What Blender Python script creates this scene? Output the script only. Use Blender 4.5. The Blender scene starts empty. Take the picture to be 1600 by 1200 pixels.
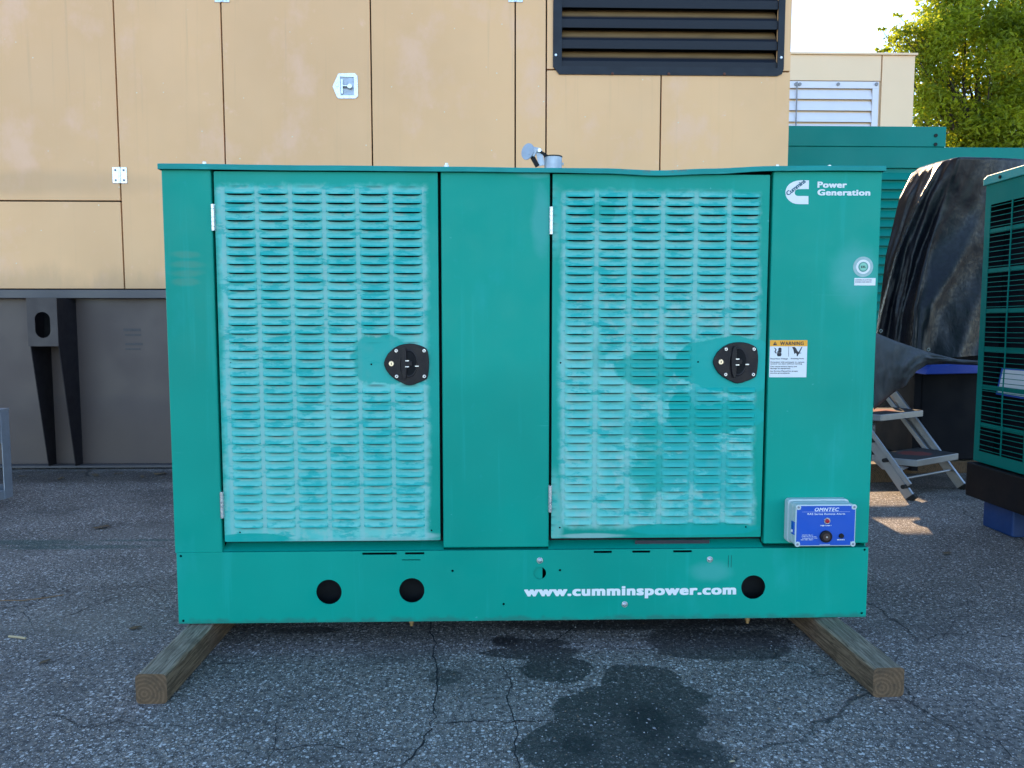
import bpy, bmesh, math, random
from mathutils import Vector, Matrix, noise
random.seed(7)
S = bpy.context.scene
COL = S.collection
R = math.radians
# ------------------------------------------------------------------ camera, sky, sun, exposure
TH, YAW, FPX, CH = R(4.6), R(1.48), 1200.0, 1.10
cd = bpy.data.cameras.new('camera'); cam = bpy.data.objects.new('camera', cd); COL.objects.link(cam)
cam.location = (0, 0, CH)
cam.rotation_euler = (R(90) - TH, 0, -YAW)
cd.sensor_width = 36; cd.lens = 36 * FPX / 1600.0
cd.clip_start = 0.05; cd.clip_end = 2000
S.camera = cam
SUN_EL, SUN_AZ = R(25), math.atan2(.03, 1.0)        # azimuth from +Y toward +X
W = bpy.data.worlds.new('World'); S.world = W; W.use_nodes = True
wn = W.node_tree.nodes; wl = W.node_tree.links
sky = wn.new('ShaderNodeTexSky'); sky.sky_type = 'NISHITA'; sky.sun_disc = False
sky.sun_elevation = SUN_EL; sky.sun_rotation = SUN_AZ
sky.air_density = .9; sky.dust_density = 0.0; sky.ozone_density = 1.6
wl.new(sky.outputs[0], wn['Background'].inputs[0]); wn['Background'].inputs[1].default_value = 0.15
sd = bpy.data.lights.new('sun', 'SUN'); sd.energy = 3.6; sd.angle = R(.5); sd.color = (1, .70, .42)
sun = bpy.data.objects.new('sun', sd); COL.objects.link(sun)
sv = Vector((math.sin(SUN_AZ) * math.cos(SUN_EL), math.cos(SUN_AZ) * math.cos(SUN_EL), math.sin(SUN_EL)))
sun.rotation_euler = sv.to_track_quat('Z', 'Y').to_euler(); sun.location = sv * 30
S.view_settings.view_transform = 'Standard'; S.view_settings.look = 'None'
S.view_settings.gamma = 1; S.view_settings.use_curve_mapping = False
S.view_settings.exposure = 1.88

# ------------------------------------------------------------------ measuring: a sight line meets a known real plane
F_ = Vector((math.sin(YAW) * math.cos(TH), math.cos(YAW) * math.cos(TH), -math.sin(TH)))
R_ = Vector((math.cos(YAW), -math.sin(YAW), 0)); U_ = R_.cross(F_); C_ = Vector((0, 0, CH))
def ray(px, py): return F_ + R_ * ((px - 800) / FPX) - U_ * ((py - 600) / FPX)
def onY(px, py, y): d = ray(px, py); return C_ + d * (y / d.y)
def onZ(px, py, z=0.0): d = ray(px, py); return C_ + d * ((z - CH) / d.z)
def onX(px, py, x): d = ray(px, py); return C_ + d * (x / d.x)

# ------------------------------------------------------------------ object helpers
ORG = {}
def tag(o, label=None, cat=None, group=None, kind=None):
    if label: o['label'] = label
    if cat: o['category'] = cat
    if group: o['group'] = group
    if kind: o['kind'] = kind
    return o
def thing(name, loc, label, cat, group=None):
    o = bpy.data.objects.new(name, None); COL.objects.link(o); o.location = loc
    o.empty_display_size = .1
    ORG[o] = Vector(loc); return tag(o, label, cat, group)
def put(name, me, origin, parent=None):
    o = bpy.data.objects.new(name, me); COL.objects.link(o)
    ORG[o] = Vector(origin)
    if parent: o.parent = parent; o.location = ORG[o] - ORG[parent]
    else: o.location = origin
    return o
class MB:
    def __init__(s): s.v = []; s.f = []; s.m = []
    def add(s, vs, fs, m=0):
        n = len(s.v); s.v += [tuple(v) for v in vs]; s.f += [tuple(i + n for i in f) for f in fs]; s.m += [m] * len(fs); return s
    def box(s, x0, x1, y0, y1, z0, z1, m=0):
        return s.add([(x0,y0,z0),(x1,y0,z0),(x1,y1,z0),(x0,y1,z0),(x0,y0,z1),(x1,y0,z1),(x1,y1,z1),(x0,y1,z1)],
            [(0,3,2,1),(4,5,6,7),(0,1,5,4),(1,2,6,5),(2,3,7,6),(3,0,4,7)], m)
    def cyl(s, a, b, r, n=12, r2=None, m=0):
        a, b = Vector(a), Vector(b); d = (b - a).normalized(); t = d.orthogonal().normalized(); q = d.cross(t)
        r2 = r if r2 is None else r2; vs = []
        for p, rr in ((a, r), (b, r2)):
            for k in range(n): an = 2*math.pi*k/n; vs.append(p + t*math.cos(an)*rr + q*math.sin(an)*rr)
        fs = [(k, (k+1) % n, n + (k+1) % n, n + k) for k in range(n)] + [tuple(range(n-1, -1, -1)), tuple(range(n, 2*n))]
        return s.add(vs, fs, m)
    def bar(s, a, b, w, h, up=(0,0,1), m=0):      # rectangular bar from a to b
        a, b = Vector(a), Vector(b); d = (b - a).normalized(); side = d.cross(Vector(up)).normalized(); u = side.cross(d)
        vs = [p + side*sx*w/2 + u*sz*h/2 for p in (a, b) for sx, sz in ((-1,-1),(1,-1),(1,1),(-1,1))]
        return s.add(vs, [(0,1,5,4),(1,2,6,5),(2,3,7,6),(3,0,4,7),(3,2,1,0),(4,5,6,7)], m)
    def prism_y(s, poly, y0, y1, m=0):            # outline in x,z pushed along y
        n = len(poly); vs = [(x, y0, z) for x, z in poly] + [(x, y1, z) for x, z in poly]
        return s.add(vs, [tuple(range(n)), tuple(range(2*n-1, n-1, -1))] + [(k, k+n, (k+1) % n + n, (k+1) % n) for k in range(n)], m)
    def prism_x(s, poly, x0, x1, m=0):            # outline in y,z pushed along x
        n = len(poly); vs = [(x0, y, z) for y, z in poly] + [(x1, y, z) for y, z in poly]
        return s.add(vs, [tuple(range(n)), tuple(range(2*n-1, n-1, -1))] + [(k, k+n, (k+1) % n + n, (k+1) % n) for k in range(n)], m)
    def build(s, name, mat, parent=None, bevel=0, seg=2, smooth=False, sub=0, origin=None):
        vs = [Vector(v) for v in s.v]
        lo = Vector([min(v[i] for v in vs) for i in range(3)]); hi = Vector([max(v[i] for v in vs) for i in range(3)])
        c = Vector(origin) if origin else (lo + hi) / 2
        if parent is None and origin is None: c.z = lo.z
        me = bpy.data.meshes.new(name); me.from_pydata([tuple(v - c) for v in vs], [], s.f)
        bm = bmesh.new(); bm.from_mesh(me); bmesh.ops.recalc_face_normals(bm, faces=bm.faces); bm.to_mesh(me); bm.free()
        for mt in (mat if isinstance(mat, (list, tuple)) else [mat]): me.materials.append(mt)
        if isinstance(mat, (list, tuple)):
            for p, k in zip(me.polygons, s.m): p.material_index = k
        if smooth:
            for p in me.polygons: p.use_smooth = True
        o = put(name, me, c, parent)
        if bevel:
            b = o.modifiers.new('bevel', 'BEVEL'); b.width = bevel; b.segments = seg; b.limit_method = 'ANGLE'; b.angle_limit = R(35)
            b.harden_normals = False
        if sub:
            q = o.modifiers.new('sub', 'SUBSURF'); q.levels = sub; q.render_levels = sub
        return o
def curve_mesh(outlines, thick):
    cu = bpy.data.curves.new('plate', 'CURVE'); cu.dimensions = '2D'; cu.fill_mode = 'BOTH'; cu.extrude = thick / 2
    for pts in outlines:
        sp = cu.splines.new('POLY'); sp.points.add(len(pts) - 1); sp.use_cyclic_u = True
        for p, (a, b) in zip(sp.points, pts): p.co = (a, b, 0, 1)
    o = bpy.data.objects.new('plate', cu); COL.objects.link(o)
    bpy.context.view_layer.update()
    me = bpy.data.meshes.new_from_object(o.evaluated_get(bpy.context.evaluated_depsgraph_get()))
    bpy.data.objects.remove(o); bpy.data.curves.remove(cu); return me
def plate(name, outer, holes, y, thick, mat, parent, axis='y'):
    """sheet standing in the x,z plane with its face at depth y and real holes cut in it"""
    cx = sum(p[0] for p in outer) / len(outer); cz = sum(p[1] for p in outer) / len(outer)
    me = curve_mesh([[(a - cx, b - cz) for a, b in o] for o in [outer] + holes], thick)
    me.name = name
    for v in me.vertices:
        a, b, c = v.co
        v.co = (a, -c, b) if axis == 'y' else (-c * -1, a, b)
    me.materials.clear(); me.materials.append(mat)
    for p in me.polygons: p.material_index = 0; p.use_smooth = False
    org = (cx, y + thick/2, cz) if axis == 'y' else (y + thick/2, cx, cz)
    return put(name, me, org, parent)
def rect(x0, x1, z0, z1): return [(x0,z0),(x1,z0),(x1,z1),(x0,z1)]
def circ(x, z, r, n=28): return [(x + r*math.cos(2*math.pi*k/n), z + r*math.sin(2*math.pi*k/n)) for k in range(n)]
def rrect(x0, x1, z0, z1, r, n=5):
    o = []
    for cx, cz, a0 in ((x1-r, z0+r, -90), (x1-r, z1-r, 0), (x0+r, z1-r, 90), (x0+r, z0+r, 180)):
        for k in range(n + 1): a = R(a0 + 90*k/n); o.append((cx + r*math.cos(a), cz + r*math.sin(a)))
    return o
def text(name, body, size, x, y, z, mat, parent, bold=0.0, sx=1.0, align='LEFT', shear=0.0, rot=0.0, spacing=1.0, thick=.0006):
    cu = bpy.data.curves.new('t', 'FONT'); cu.body = body; cu.size = size; cu.extrude = thick/2
    cu.align_x = align; cu.align_y = 'BOTTOM_BASELINE'; cu.shear = shear; cu.space_character = spacing; cu.resolution_u = 3
    o = bpy.data.objects.new('t', cu); COL.objects.link(o); bpy.context.view_layer.update()
    me = bpy.data.meshes.new_from_object(o.evaluated_get(bpy.context.evaluated_depsgraph_get()))
    bpy.data.objects.remove(o); bpy.data.curves.remove(cu)
    if bold:
        V0 = [v.co.copy() for v in me.vertices]; F0 = [tuple(p.vertices) for p in me.polygons]; vs, fs = [], []
        offs = [(a, b) for a in (-1, -.33, .33, 1) for b in (-.55, .55)]
        for k, (a, b) in enumerate(offs):
            n = len(vs); vs += [(v.x + a*bold, v.y + b*bold, v.z - k*.00003) for v in V0]; fs += [tuple(i+n for i in f) for f in F0]
        me = bpy.data.meshes.new(name); me.from_pydata(vs, [], fs)
    ca, sa = math.cos(rot), math.sin(rot)
    for v in me.vertices:
        a, b, c = v.co; a *= sx
        v.co = (a*ca - b*sa, -c, a*sa + b*ca)
    me.materials.clear(); me.materials.append(mat); me.name = name
    for p in me.polygons: p.material_index = 0
    return put(name, me, (x, y, z), parent)
def clone(o, parent, origin, name=None):
    c = o.copy(); COL.objects.link(c); ORG[c] = Vector(origin)
    if name: c.name = name
    if parent: c.parent = parent; c.location = ORG[c] - ORG[parent]
    else: c.location = origin
    return c

# ------------------------------------------------------------------ material helpers
class Mt:
    def __init__(s, name, rough=.5, metal=0.0, spec=.5):
        s.m = bpy.data.materials.new(name); s.m.use_nodes = True; s.t = s.m.node_tree
        s.b = s.t.nodes['Principled BSDF']; s.b.inputs['Roughness'].default_value = rough
        s.b.inputs['Metallic'].default_value = metal; s.b.inputs['Specular IOR Level'].default_value = spec
        s._pos = None
    def set(s, sock, v):
        if isinstance(v, bpy.types.NodeSocket): s.t.links.new(v, sock)
        else:
            if hasattr(sock.default_value, '__len__') and len(sock.default_value) == 4 and len(v) == 3: v = (*v, 1)
            sock.default_value = v
    @property
    def pos(s):
        if s._pos is None: s._pos = s.t.nodes.new('ShaderNodeNewGeometry').outputs['Position']
        return s._pos
    def obj(s): return s.t.nodes.new('ShaderNodeTexCoord').outputs['Object']
    def normal(s): return s.t.nodes.new('ShaderNodeNewGeometry').outputs['Normal']
    def sep(s, v): n = s.t.nodes.new('ShaderNodeSeparateXYZ'); s.set(n.inputs[0], v); return n.outputs
    def vm(s, op, a, b=None, out=0):
        n = s.t.nodes.new('ShaderNodeVectorMath'); n.operation = op; s.set(n.inputs[0], a)
        if b is not None: s.set(n.inputs[1], b)
        return n.outputs['Value'] if op in ('LENGTH', 'DISTANCE', 'DOT_PRODUCT') else n.outputs[0]
    def mth(s, op, a, b=0.0, clamp=False):
        n = s.t.nodes.new('ShaderNodeMath'); n.operation = op; n.use_clamp = clamp; s.set(n.inputs[0], a); s.set(n.inputs[1], b); return n.outputs[0]
    def noise(s, scale, vec=None, detail=4, rough=.55, color=False, stretch=None, distort=0.0):
        n = s.t.nodes.new('ShaderNodeTexNoise'); n.inputs['Scale'].default_value = scale; n.inputs['Detail'].default_value = detail
        n.inputs['Roughness'].default_value = rough; n.inputs['Distortion'].default_value = distort
        v = vec if vec is not None else s.pos
        if stretch: v = s.vm('MULTIPLY', v, stretch)
        s.set(n.inputs['Vector'], v); return n.outputs['Color' if color else 'Fac']
    def vor(s, scale, vec=None, feature='F1', out='Distance', rnd=1.0):
        n = s.t.nodes.new('ShaderNodeTexVoronoi'); n.feature = feature; n.inputs['Scale'].default_value = scale
        n.inputs['Randomness'].default_value = rnd
        s.set(n.inputs['Vector'], vec if vec is not None else s.pos); return n.outputs[out]
    def ramp(s, v, a, b, lo=0.0, hi=1.0, smooth=True):
        n = s.t.nodes.new('ShaderNodeMapRange'); n.interpolation_type = 'SMOOTHSTEP' if smooth else 'LINEAR'
        s.set(n.inputs[0], v)
        for k, x in zip((1, 2, 3, 4), (a, b, lo, hi)): s.set(n.inputs[k], x)
        return n.outputs[0]
    def mix(s, f, a, b, mode='MIX'):
        n = s.t.nodes.new('ShaderNodeMix'); n.data_type = 'RGBA'; n.blend_type = mode
        s.set(n.inputs[0], f); s.set(n.inputs[6], a); s.set(n.inputs[7], b); return n.outputs[2]
    def bump(s, h, strength=.3, dist=.01, prev=None):
        n = s.t.nodes.new('ShaderNodeBump'); n.inputs['Strength'].default_value = strength; n.inputs['Distance'].default_value = dist
        s.set(n.inputs['Height'], h)
        if prev is not None: s.set(n.inputs['Normal'], prev)
        return n.outputs[0]
    def out(s, color=None, rough=None, bump=None):
        if color is not None: s.set(s.b.inputs['Base Color'], color)
        if rough is not None: s.set(s.b.inputs['Roughness'], rough)
        if bump is not None: s.set(s.b.inputs['Normal'], bump)
        return s.m
    def ell(s, cx, cz, rx, rz, nz=None, amt=.5, soft=.12, plane='xz'):
        """0..1 mask of a ragged ellipse lying in the given world plane"""
        inv = (1/rx, 0, 1/rz) if plane == 'xz' else (1/rx, 1/rz, 0)
        c = (cx, 0, cz) if plane == 'xz' else (cx, cz, 0)
        d = s.vm('LENGTH', s.vm('MULTIPLY', s.vm('SUBTRACT', s.pos, c), inv))
        if nz is not None: d = s.mth('ADD', d, s.mth('MULTIPLY', s.mth('SUBTRACT', nz, .5), amt))
        return s.ramp(d, 1 + soft, 1 - soft)
    def mx(s, *a):
        r = a[0]
        for x in a[1:]: r = s.mth('MAXIMUM', r, x)
        return r
def simple(name, col, rough=.5, metal=0.0, var=.12, scale=8, bump=0.0, bscale=60, spec=.5):
    m = Mt(name, rough, metal, spec); n = m.noise(scale)
    c = m.mix(n, tuple(x*(1-var) for x in col), tuple(min(1, x*(1+var)) for x in col))
    r = m.ramp(m.noise(scale*1.7), .3, .7, max(0.02, rough-.08), min(1, rough+.08))
    return m.out(c, r, m.bump(m.noise(bscale), bump, .004) if bump else None)

GD = 2.53                                      # depth of the front generator's face
def gx(px, py=560): return onY(px, py, GD).x
def gz(py, px=800): return onY(px, py, GD).z

# teal paint (worn doors handled by masks with their own ragged outline)
TEAL = (.0, .285, .215)
def teal_paint(name, worn=False, hood=False, base=TEAL):
    m = Mt(name, .42, 0, .16)
    big = m.noise(1.3, detail=3); fine = m.noise(38, detail=5)
    c = m.mix(m.ramp(big, .3, .7), tuple(x*.90 for x in base), tuple(x*1.10 for x in base))
    c = m.mix(m.mth('MULTIPLY', m.ramp(fine, .62, .8), .18), c, (.03, .36, .36))
    # bleached smudges on the flat panels
    sm = m.noise(3.1, detail=5, stretch=(1.6, 1, .7))
    c = m.mix(m.mth('MULTIPLY', m.ramp(sm, .60, .78), .30), c, (.03, .40, .40))
    rough = m.ramp(m.noise(6), .3, .7, .34, .5)
    if worn:
        x, y, z = m.sep(m.pos)[:3]
        warp = m.noise(9, detail=5, rough=.6); w2 = m.noise(26, detail=4)
        d = m.mth('MULTIPLY', m.mth('SUBTRACT', m.mth('ADD', m.mth('MULTIPLY', m.noise(2.3, detail=2), .6), m.mth('MULTIPLY', m.noise(30, detail=4), .4)), .5), .075)
        def band(v, a, b, s_=.013):
            v = m.mth('ADD', v, d)
            return m.mth('MULTIPLY', m.ramp(v, a-s_, a+s_), m.ramp(v, b+s_, b-s_))
        L = m.mth('MULTIPLY', band(x, gx(345), gx(668)), band(z, gz(842), gz(292)))
        Rr = m.mth('MULTIPLY', band(x, gx(876), gx(1182)), band(z, gz(826), gz(300)))
        # the wider pale margin along the hinge side of the left door, low down
        hs = m.ell(gx(860), gz(345), .05, .11, warp, .8, .3); hs2 = m.ell(gx(866), gz(800), .035, .13, warp, .8, .3)
        worn_m = m.mx(L, Rr, m.mth('MULTIPLY', m.mx(hs, hs2), .6))
        # patches where the paint kept its colour
        wv = m.noise(5.5, detail=6, rough=.62)
        keep = m.mx(m.ell(gx(1140), gz(570), .215, .095, wv, 1.0, .03), m.mth('MULTIPLY', m.ell(gx(1015), gz(575), .10, .060, wv, 2.4, .10), .85),
                    m.mth('MULTIPLY', m.ell(gx(1015), gz(735), .060, .14, wv, 2.8, .12), .6), m.ell(gx(1130), gz(655), .13, .055, wv, 2.2, .06),
                    m.ell(gx(1065), gz(640), .045, .09, wv, 2.2, .06), m.ell(gx(1090), gz(828), .22, .022, wv, 1.5, .1),
                    m.mth('MULTIPLY', m.ell(gx(936), gz(560), .02, .05, wv, 2.2, .2), .3), m.mth('MULTIPLY', m.ell(gx(935), gz(330), .04, .03, wv, 2.4, .1), .7),
                    m.mth('MULTIPLY', m.ell(gx(605), gz(562), .105, .080, wv, 1.5, .06), .8), m.ell(gx(380), gz(840), .14, .022, wv, 1.2, .08))
        blot = m.ramp(m.noise(15, detail=7, rough=.68, stretch=(.6, 1, 1.5)), .53, .61)
        worn_f = m.mth('MULTIPLY', worn_m, m.mth('SUBTRACT', 1, m.mth('MULTIPLY', keep, .92)), True)
        zl = m.sep(m.obj())[2] if hood else None
        pale = m.mix(m.ramp(m.noise(5), .35, .65), (.10, .50, .46), (.18, .56, .51))
        chalk = m.mix(m.ramp(w2, .45, .7), pale, (.27, .53, .48))
        cy = (.012, .38, .36)
        if hood:
            hf = m.ramp(m.mth('ADD', zl, m.mth('MULTIPLY', m.mth('SUBTRACT', w2, .5), .022)), .004, -.002)
            wc = m.mix(m.mth('MULTIPLY', hf, .85), pale, cy)
        else:
            # brown-grey shade painted under every slit and a chalkier strip between the columns
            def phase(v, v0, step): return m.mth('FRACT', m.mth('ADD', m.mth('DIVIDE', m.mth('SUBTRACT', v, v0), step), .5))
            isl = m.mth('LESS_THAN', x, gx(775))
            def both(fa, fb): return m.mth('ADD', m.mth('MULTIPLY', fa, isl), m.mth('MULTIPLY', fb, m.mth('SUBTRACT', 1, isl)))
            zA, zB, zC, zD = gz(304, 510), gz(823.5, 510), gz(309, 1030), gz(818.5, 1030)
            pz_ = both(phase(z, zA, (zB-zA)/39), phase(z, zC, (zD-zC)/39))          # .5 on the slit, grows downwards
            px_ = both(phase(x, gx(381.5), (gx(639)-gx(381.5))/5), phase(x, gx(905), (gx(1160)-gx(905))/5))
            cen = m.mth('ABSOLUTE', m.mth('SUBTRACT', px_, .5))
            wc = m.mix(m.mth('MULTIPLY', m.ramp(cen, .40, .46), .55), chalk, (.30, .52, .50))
            slit_shade = m.mth('MULTIPLY', m.mth('MULTIPLY', m.ramp(m.mth('ADD', pz_, m.mth('MULTIPLY', m.mth('SUBTRACT', w2, .5), .12)), .90, .56), m.ramp(cen, .40, .12)), m.mth('GREATER_THAN', pz_, .45))
            slit_shade = m.mth('MULTIPLY', slit_shade, m.mth('SUBTRACT', 1, m.mx(m.ell(gx(612), gz(567), .105, .072), m.ell(gx(1130), gz(567), .105, .072), m.ramp(z, gz(822), gz(832)))))
            wc = m.mix(m.mth('MULTIPLY', slit_shade, m.ramp(m.noise(4, detail=3), .3, .7, .45, .85)), wc, (.085, .125, .12))
        lowr = m.mth('MULTIPLY', m.ell(gx(1085), gz(690), .26, .27, wv, .9, .35), m.ramp(m.noise(9, detail=6, rough=.62, stretch=(.8, 1, 1.6)), .46, .53))
        wc = m.mix(m.mth('MULTIPLY', m.mx(blot, lowr), .78), wc, cy)
        grime = m.ramp(m.noise(60, detail=3, stretch=(.5, 1, 1)), .66, .8)
        wc = m.mix(m.mth('MULTIPLY', grime, .35), wc, (.12, .20, .20))
        halo = m.mth('MULTIPLY', keep, .75)
        c = m.mix(halo, c, (.0, .35, .31))
        scum = m.mx(m.ell(gx(560), gz(842), .21, .010, wv, 1.6, .3), m.ell(gx(640), gz(836), .08, .012, wv, 1.6, .3), m.ell(gx(925), gz(838), .11, .008, wv, 1.6, .3))
        c = m.mix(m.mth('MULTIPLY', scum, .7), c, (.30, .48, .46))
        c = m.mix(m.mth('MULTIPLY', worn_f, .88), c, wc)
        # edges of the leaf where the bleaching only just starts
        far_ = m.mx(m.ell(gx(510), gz(560), .42, .62, wv, .5, .25), m.ell(gx(1030), gz(560), .40, .60, wv, .5, .25))
        c = m.mix(m.mth('MULTIPLY', far_, m.mth('MULTIPLY', m.mth('SUBTRACT', 1, worn_f), .25)), c, (.02, .40, .37))
        rough = m.mth('ADD', rough, m.mth('MULTIPLY', worn_f, .2))
    else:
        wz = m.noise(14, detail=5)
        rub = m.mx(*[m.ell(gx(295), gz(q), .045, .011, wz, 1.6, .5) for q in (399, 414, 428, 441)])
        c = m.mix(m.mth('MULTIPLY', rub, .13), c, (.34, .27, .17))
        hz = m.mx(m.ell(gx(1330), gz(425), .07, .09, wz, .8, .5), m.ell(gx(845), gz(345), .03, .10, wz, .9, .4),
                  m.ell(gx(1118), gz(895), .06, .03, wz, .9, .5), m.ell(gx(835), gz(272), .05, .012, wz, .9, .4))
        c = m.mix(m.mth('MULTIPLY', hz, .35), c, (.12, .42, .42))
    chips = m.mth('MULTIPLY', m.mth('GREATER_THAN', m.sep(m.vor(24, out='Color'))[0], .93), m.ramp(m.vor(24, m.vm('ADD', m.pos, m.vm('MULTIPLY', m.noise(60, color=True), (.02, .02, .02)))), .10, .05))
    c = m.mix(m.mth('MULTIPLY', chips, .55), c, (.10, .42, .40))
    runs = m.ramp(m.noise(9, detail=5, stretch=(4, 1, .16)), .58, .74)
    c = m.mix(m.mth('MULTIPLY', runs, .20), c, (.015, .40, .36))
    scr = m.ramp(m.noise(14, detail=3, stretch=(.25, 1, 6), distort=.8), .72, .78)
    c = m.mix(m.mth('MULTIPLY', scr, .30), c, (.06, .40, .38))
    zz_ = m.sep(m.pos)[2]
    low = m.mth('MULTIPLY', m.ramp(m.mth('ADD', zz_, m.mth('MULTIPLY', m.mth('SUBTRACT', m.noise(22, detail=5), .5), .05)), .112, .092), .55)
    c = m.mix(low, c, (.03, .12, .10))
    b = m.bump(m.noise(2.2, detail=2), .30, .025)
    b = m.bump(m.noise(240, detail=2), .05, .002, b)
    return m.out(c, rough, b)
M = {}
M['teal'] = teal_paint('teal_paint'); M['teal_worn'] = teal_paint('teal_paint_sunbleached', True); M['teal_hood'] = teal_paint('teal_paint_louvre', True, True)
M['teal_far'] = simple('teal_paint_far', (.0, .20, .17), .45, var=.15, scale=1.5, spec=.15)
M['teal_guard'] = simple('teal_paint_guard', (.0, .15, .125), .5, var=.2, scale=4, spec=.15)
M['black'] = simple('black_foam', (.006, .007, .009), .95, var=.3)
M['blackmetal'] = simple('black_painted_steel', (.006, .0065, .009), .5, var=.3, scale=5, bump=.1, spec=.2)
M['plastic'] = simple('black_plastic', (.009, .007, .010), .42, var=.3, scale=20, bump=.12, bscale=150, spec=.25)
M['rubber'] = simple('rubber', (.01, .01, .01), .8)
M['white'] = simple('white_print', (.74, .76, .80), .5, var=.06, scale=30)
M['decal'] = simple('decal_white', (.70, .72, .76), .35, var=.05, scale=40)
M['orange'] = simple('decal_orange', (.85, .36, .01), .4, var=.06)
M['ink'] = simple('print_black', (.02, .02, .03), .6)
M['inkgrey'] = simple('print_grey', (.22, .22, .25), .6)
M['green'] = simple('seal_green', (.10, .42, .25), .5)
M['zinc'] = simple('zinc_plate', (.62, .63, .66), .32, .85, var=.18, scale=50)
M['galv'] = simple('galvanised_steel', (.36, .40, .46), .45, .5, var=.2, scale=25, bump=.1)
M['alu'] = simple('aluminium', (.30, .31, .33), .42, .8, var=.15, scale=12, bump=.05)
M['brass'] = simple('brass_plug', (.40, .24, .10), .45, .6)
M['rust'] = simple('rusty_bolt', (.13, .05, .035), .8, .2)
M['darkgap'] = simple('dark_inside', (.004, .004, .005), .95)

# ------------------------------------------------------------------ ground
def ground_material():
    m = Mt('asphalt', .86, 0, .3)
    a = m.noise(2.2, detail=5); b = m.noise(60, detail=4)
    base = m.mix(m.ramp(a, .3, .7), (.14, .127, .114), (.205, .186, .168))
    base = m.mix(m.ramp(b, .40, .62), base, (.062, .056, .052))
    dx = m.vm('MULTIPLY', m.noise(90, color=True, detail=2), (.006, .006, 0)); pv = m.vm('ADD', m.pos, dx)
    hs = []
    for sc, thr, br in ((88, .50, 1.2), (170, .40, 1.0), (380, .5, .8)):
        d = m.vor(sc, pv); rc = m.vor(sc, pv, out='Color'); r, g, bb = m.sep(rc)[:3]
        dens = m.ramp(m.noise(1.9, detail=5, rough=.6), .36, .64, thr + .24, thr - .16)
        on = m.mth('GREATER_THAN', r, dens); sz = m.ramp(g, 0, 1, .22, .46)
        st = m.mth('MULTIPLY', on, m.ramp(m.mth('SUBTRACT', sz, d), -.03, .05))
        col = m.mix(g, tuple(x*br for x in (.20, .188, .175)), tuple(x*br for x in (.50, .47, .44)))
        col = m.mix(m.mth('MULTIPLY', m.mth('GREATER_THAN', bb, .86), .8), col, (.24, .17, .11))
        col = m.mix(m.mth('MULTIPLY', m.mth('LESS_THAN', bb, .12), .7), col, (.66, .64, .62))
        base = m.mix(st, base, col); hs.append(m.mth('MULTIPLY', st, 1.0 if sc < 200 else .4))
    # broad dust and wear
    dust = m.ramp(m.noise(.9, detail=6, rough=.65), .48, .72)
    base = m.mix(m.mth('MULTIPLY', dust, .35), base, (.20, .185, .165))
    patch = m.ramp(m.noise(1.7, detail=4, stretch=(1, 1.6, 1)), .52, .68)
    base = m.mix(m.mth('MULTIPLY', patch, .42), base, (.050, .047, .045))
    # oil stains
    wz = m.noise(7, detail=5, rough=.6)
    def st(px, py, rx, ry, amt=1.15, soft=.035): p = onZ(px, py); return m.ell(p.x, p.y, rx, ry, wz, amt, soft, 'xy')
    oil = m.mx(st(985, 1120, .21, .17), st(905, 1165, .17, .13, .8), st(830, 1005, .13, .04, 1.4), st(1000, 975, .5, .05, 1.0, .3), st(1005, 1190, .22, .18), st(870, 1045, .12, .09), st(1000, 1060, .13, .09), st(830, 1020, .17, .05, 1.1),
               m.mth('MULTIPLY', st(1120, 1005, .25, .14), .9), st(1010, 1090, .2, .1), m.mth('MULTIPLY', st(697, 1057, .055, .05), .8),
               m.mth('MULTIPLY', st(480, 985, .12, .03, 1.3), .8), st(790, 1000, .05, .04, .6, .3))
    core = m.mx(st(1010, 1130, .06, .10, 1.2, .4), st(790, 1002, .05, .035, 1.0, .4), st(1075, 1180, .05, .04, 1, .5), st(905, 1165, .05, .05, 1, .5))
    base = m.mix(m.mth('MULTIPLY', oil, .74), base, (.020, .020, .020))
    base = m.mix(m.mth('MULTIPLY', core, .6), base, (.008, .009, .012))
    # dark green spilt paint line left of the generator and sandy smear
    grn = m.mx(st(110, 855, .42, .035, 1.1, .4), st(225, 844, .22, .02, 1.1, .3), st(40, 848, .30, .05, 1.3, .5))
    base = m.mix(m.mth('MULTIPLY', grn, .50), base, (.008, .065, .055))
    sand = m.mx(st(65, 812, .10, .05, 1.1, .5), st(120, 975, .30, .12, 1.6, .7))
    base = m.mix(m.mth('MULTIPLY', sand, .25), base, (.20, .18, .145))
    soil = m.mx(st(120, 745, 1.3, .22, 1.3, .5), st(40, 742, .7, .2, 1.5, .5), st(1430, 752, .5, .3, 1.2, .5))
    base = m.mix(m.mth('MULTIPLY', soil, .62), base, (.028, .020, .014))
    # fine hairline cracks
    cv = m.vm('ADD', m.pos, m.vm('MULTIPLY', m.noise(3, color=True), (.35, .35, 0)))
    ck = m.vor(1.15, cv, 'DISTANCE_TO_EDGE'); ckm = m.mth('MULTIPLY', m.ramp(ck, .0050, .0015), m.ramp(m.noise(1.1, detail=2), .46, .58))
    base = m.mix(m.mth('MULTIPLY', ckm, .6), base, (.008, .009, .011))
    h = m.mth('ADD', m.mth('ADD', hs[0], hs[1]), m.mth('MULTIPLY', b, 1.1))
    bm_ = m.bump(m.noise(1.6, detail=3), .35, .05)
    bm_ = m.bump(h, .75, .0035, bm_)
    bm_ = m.bump(m.mth('MULTIPLY', ckm, -1), .8, .006, bm_)
    rg = m.mth('SUBTRACT', .88, m.mth('MULTIPLY', oil, .25))
    return m.out(base, rg, bm_)
gm = MB()
NX, xs = 0, []
g = MB(); g.add([(-400,-300,0),(400,-300,0),(400,600,0),(-400,600,0)], [(0,1,2,3)])
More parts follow.
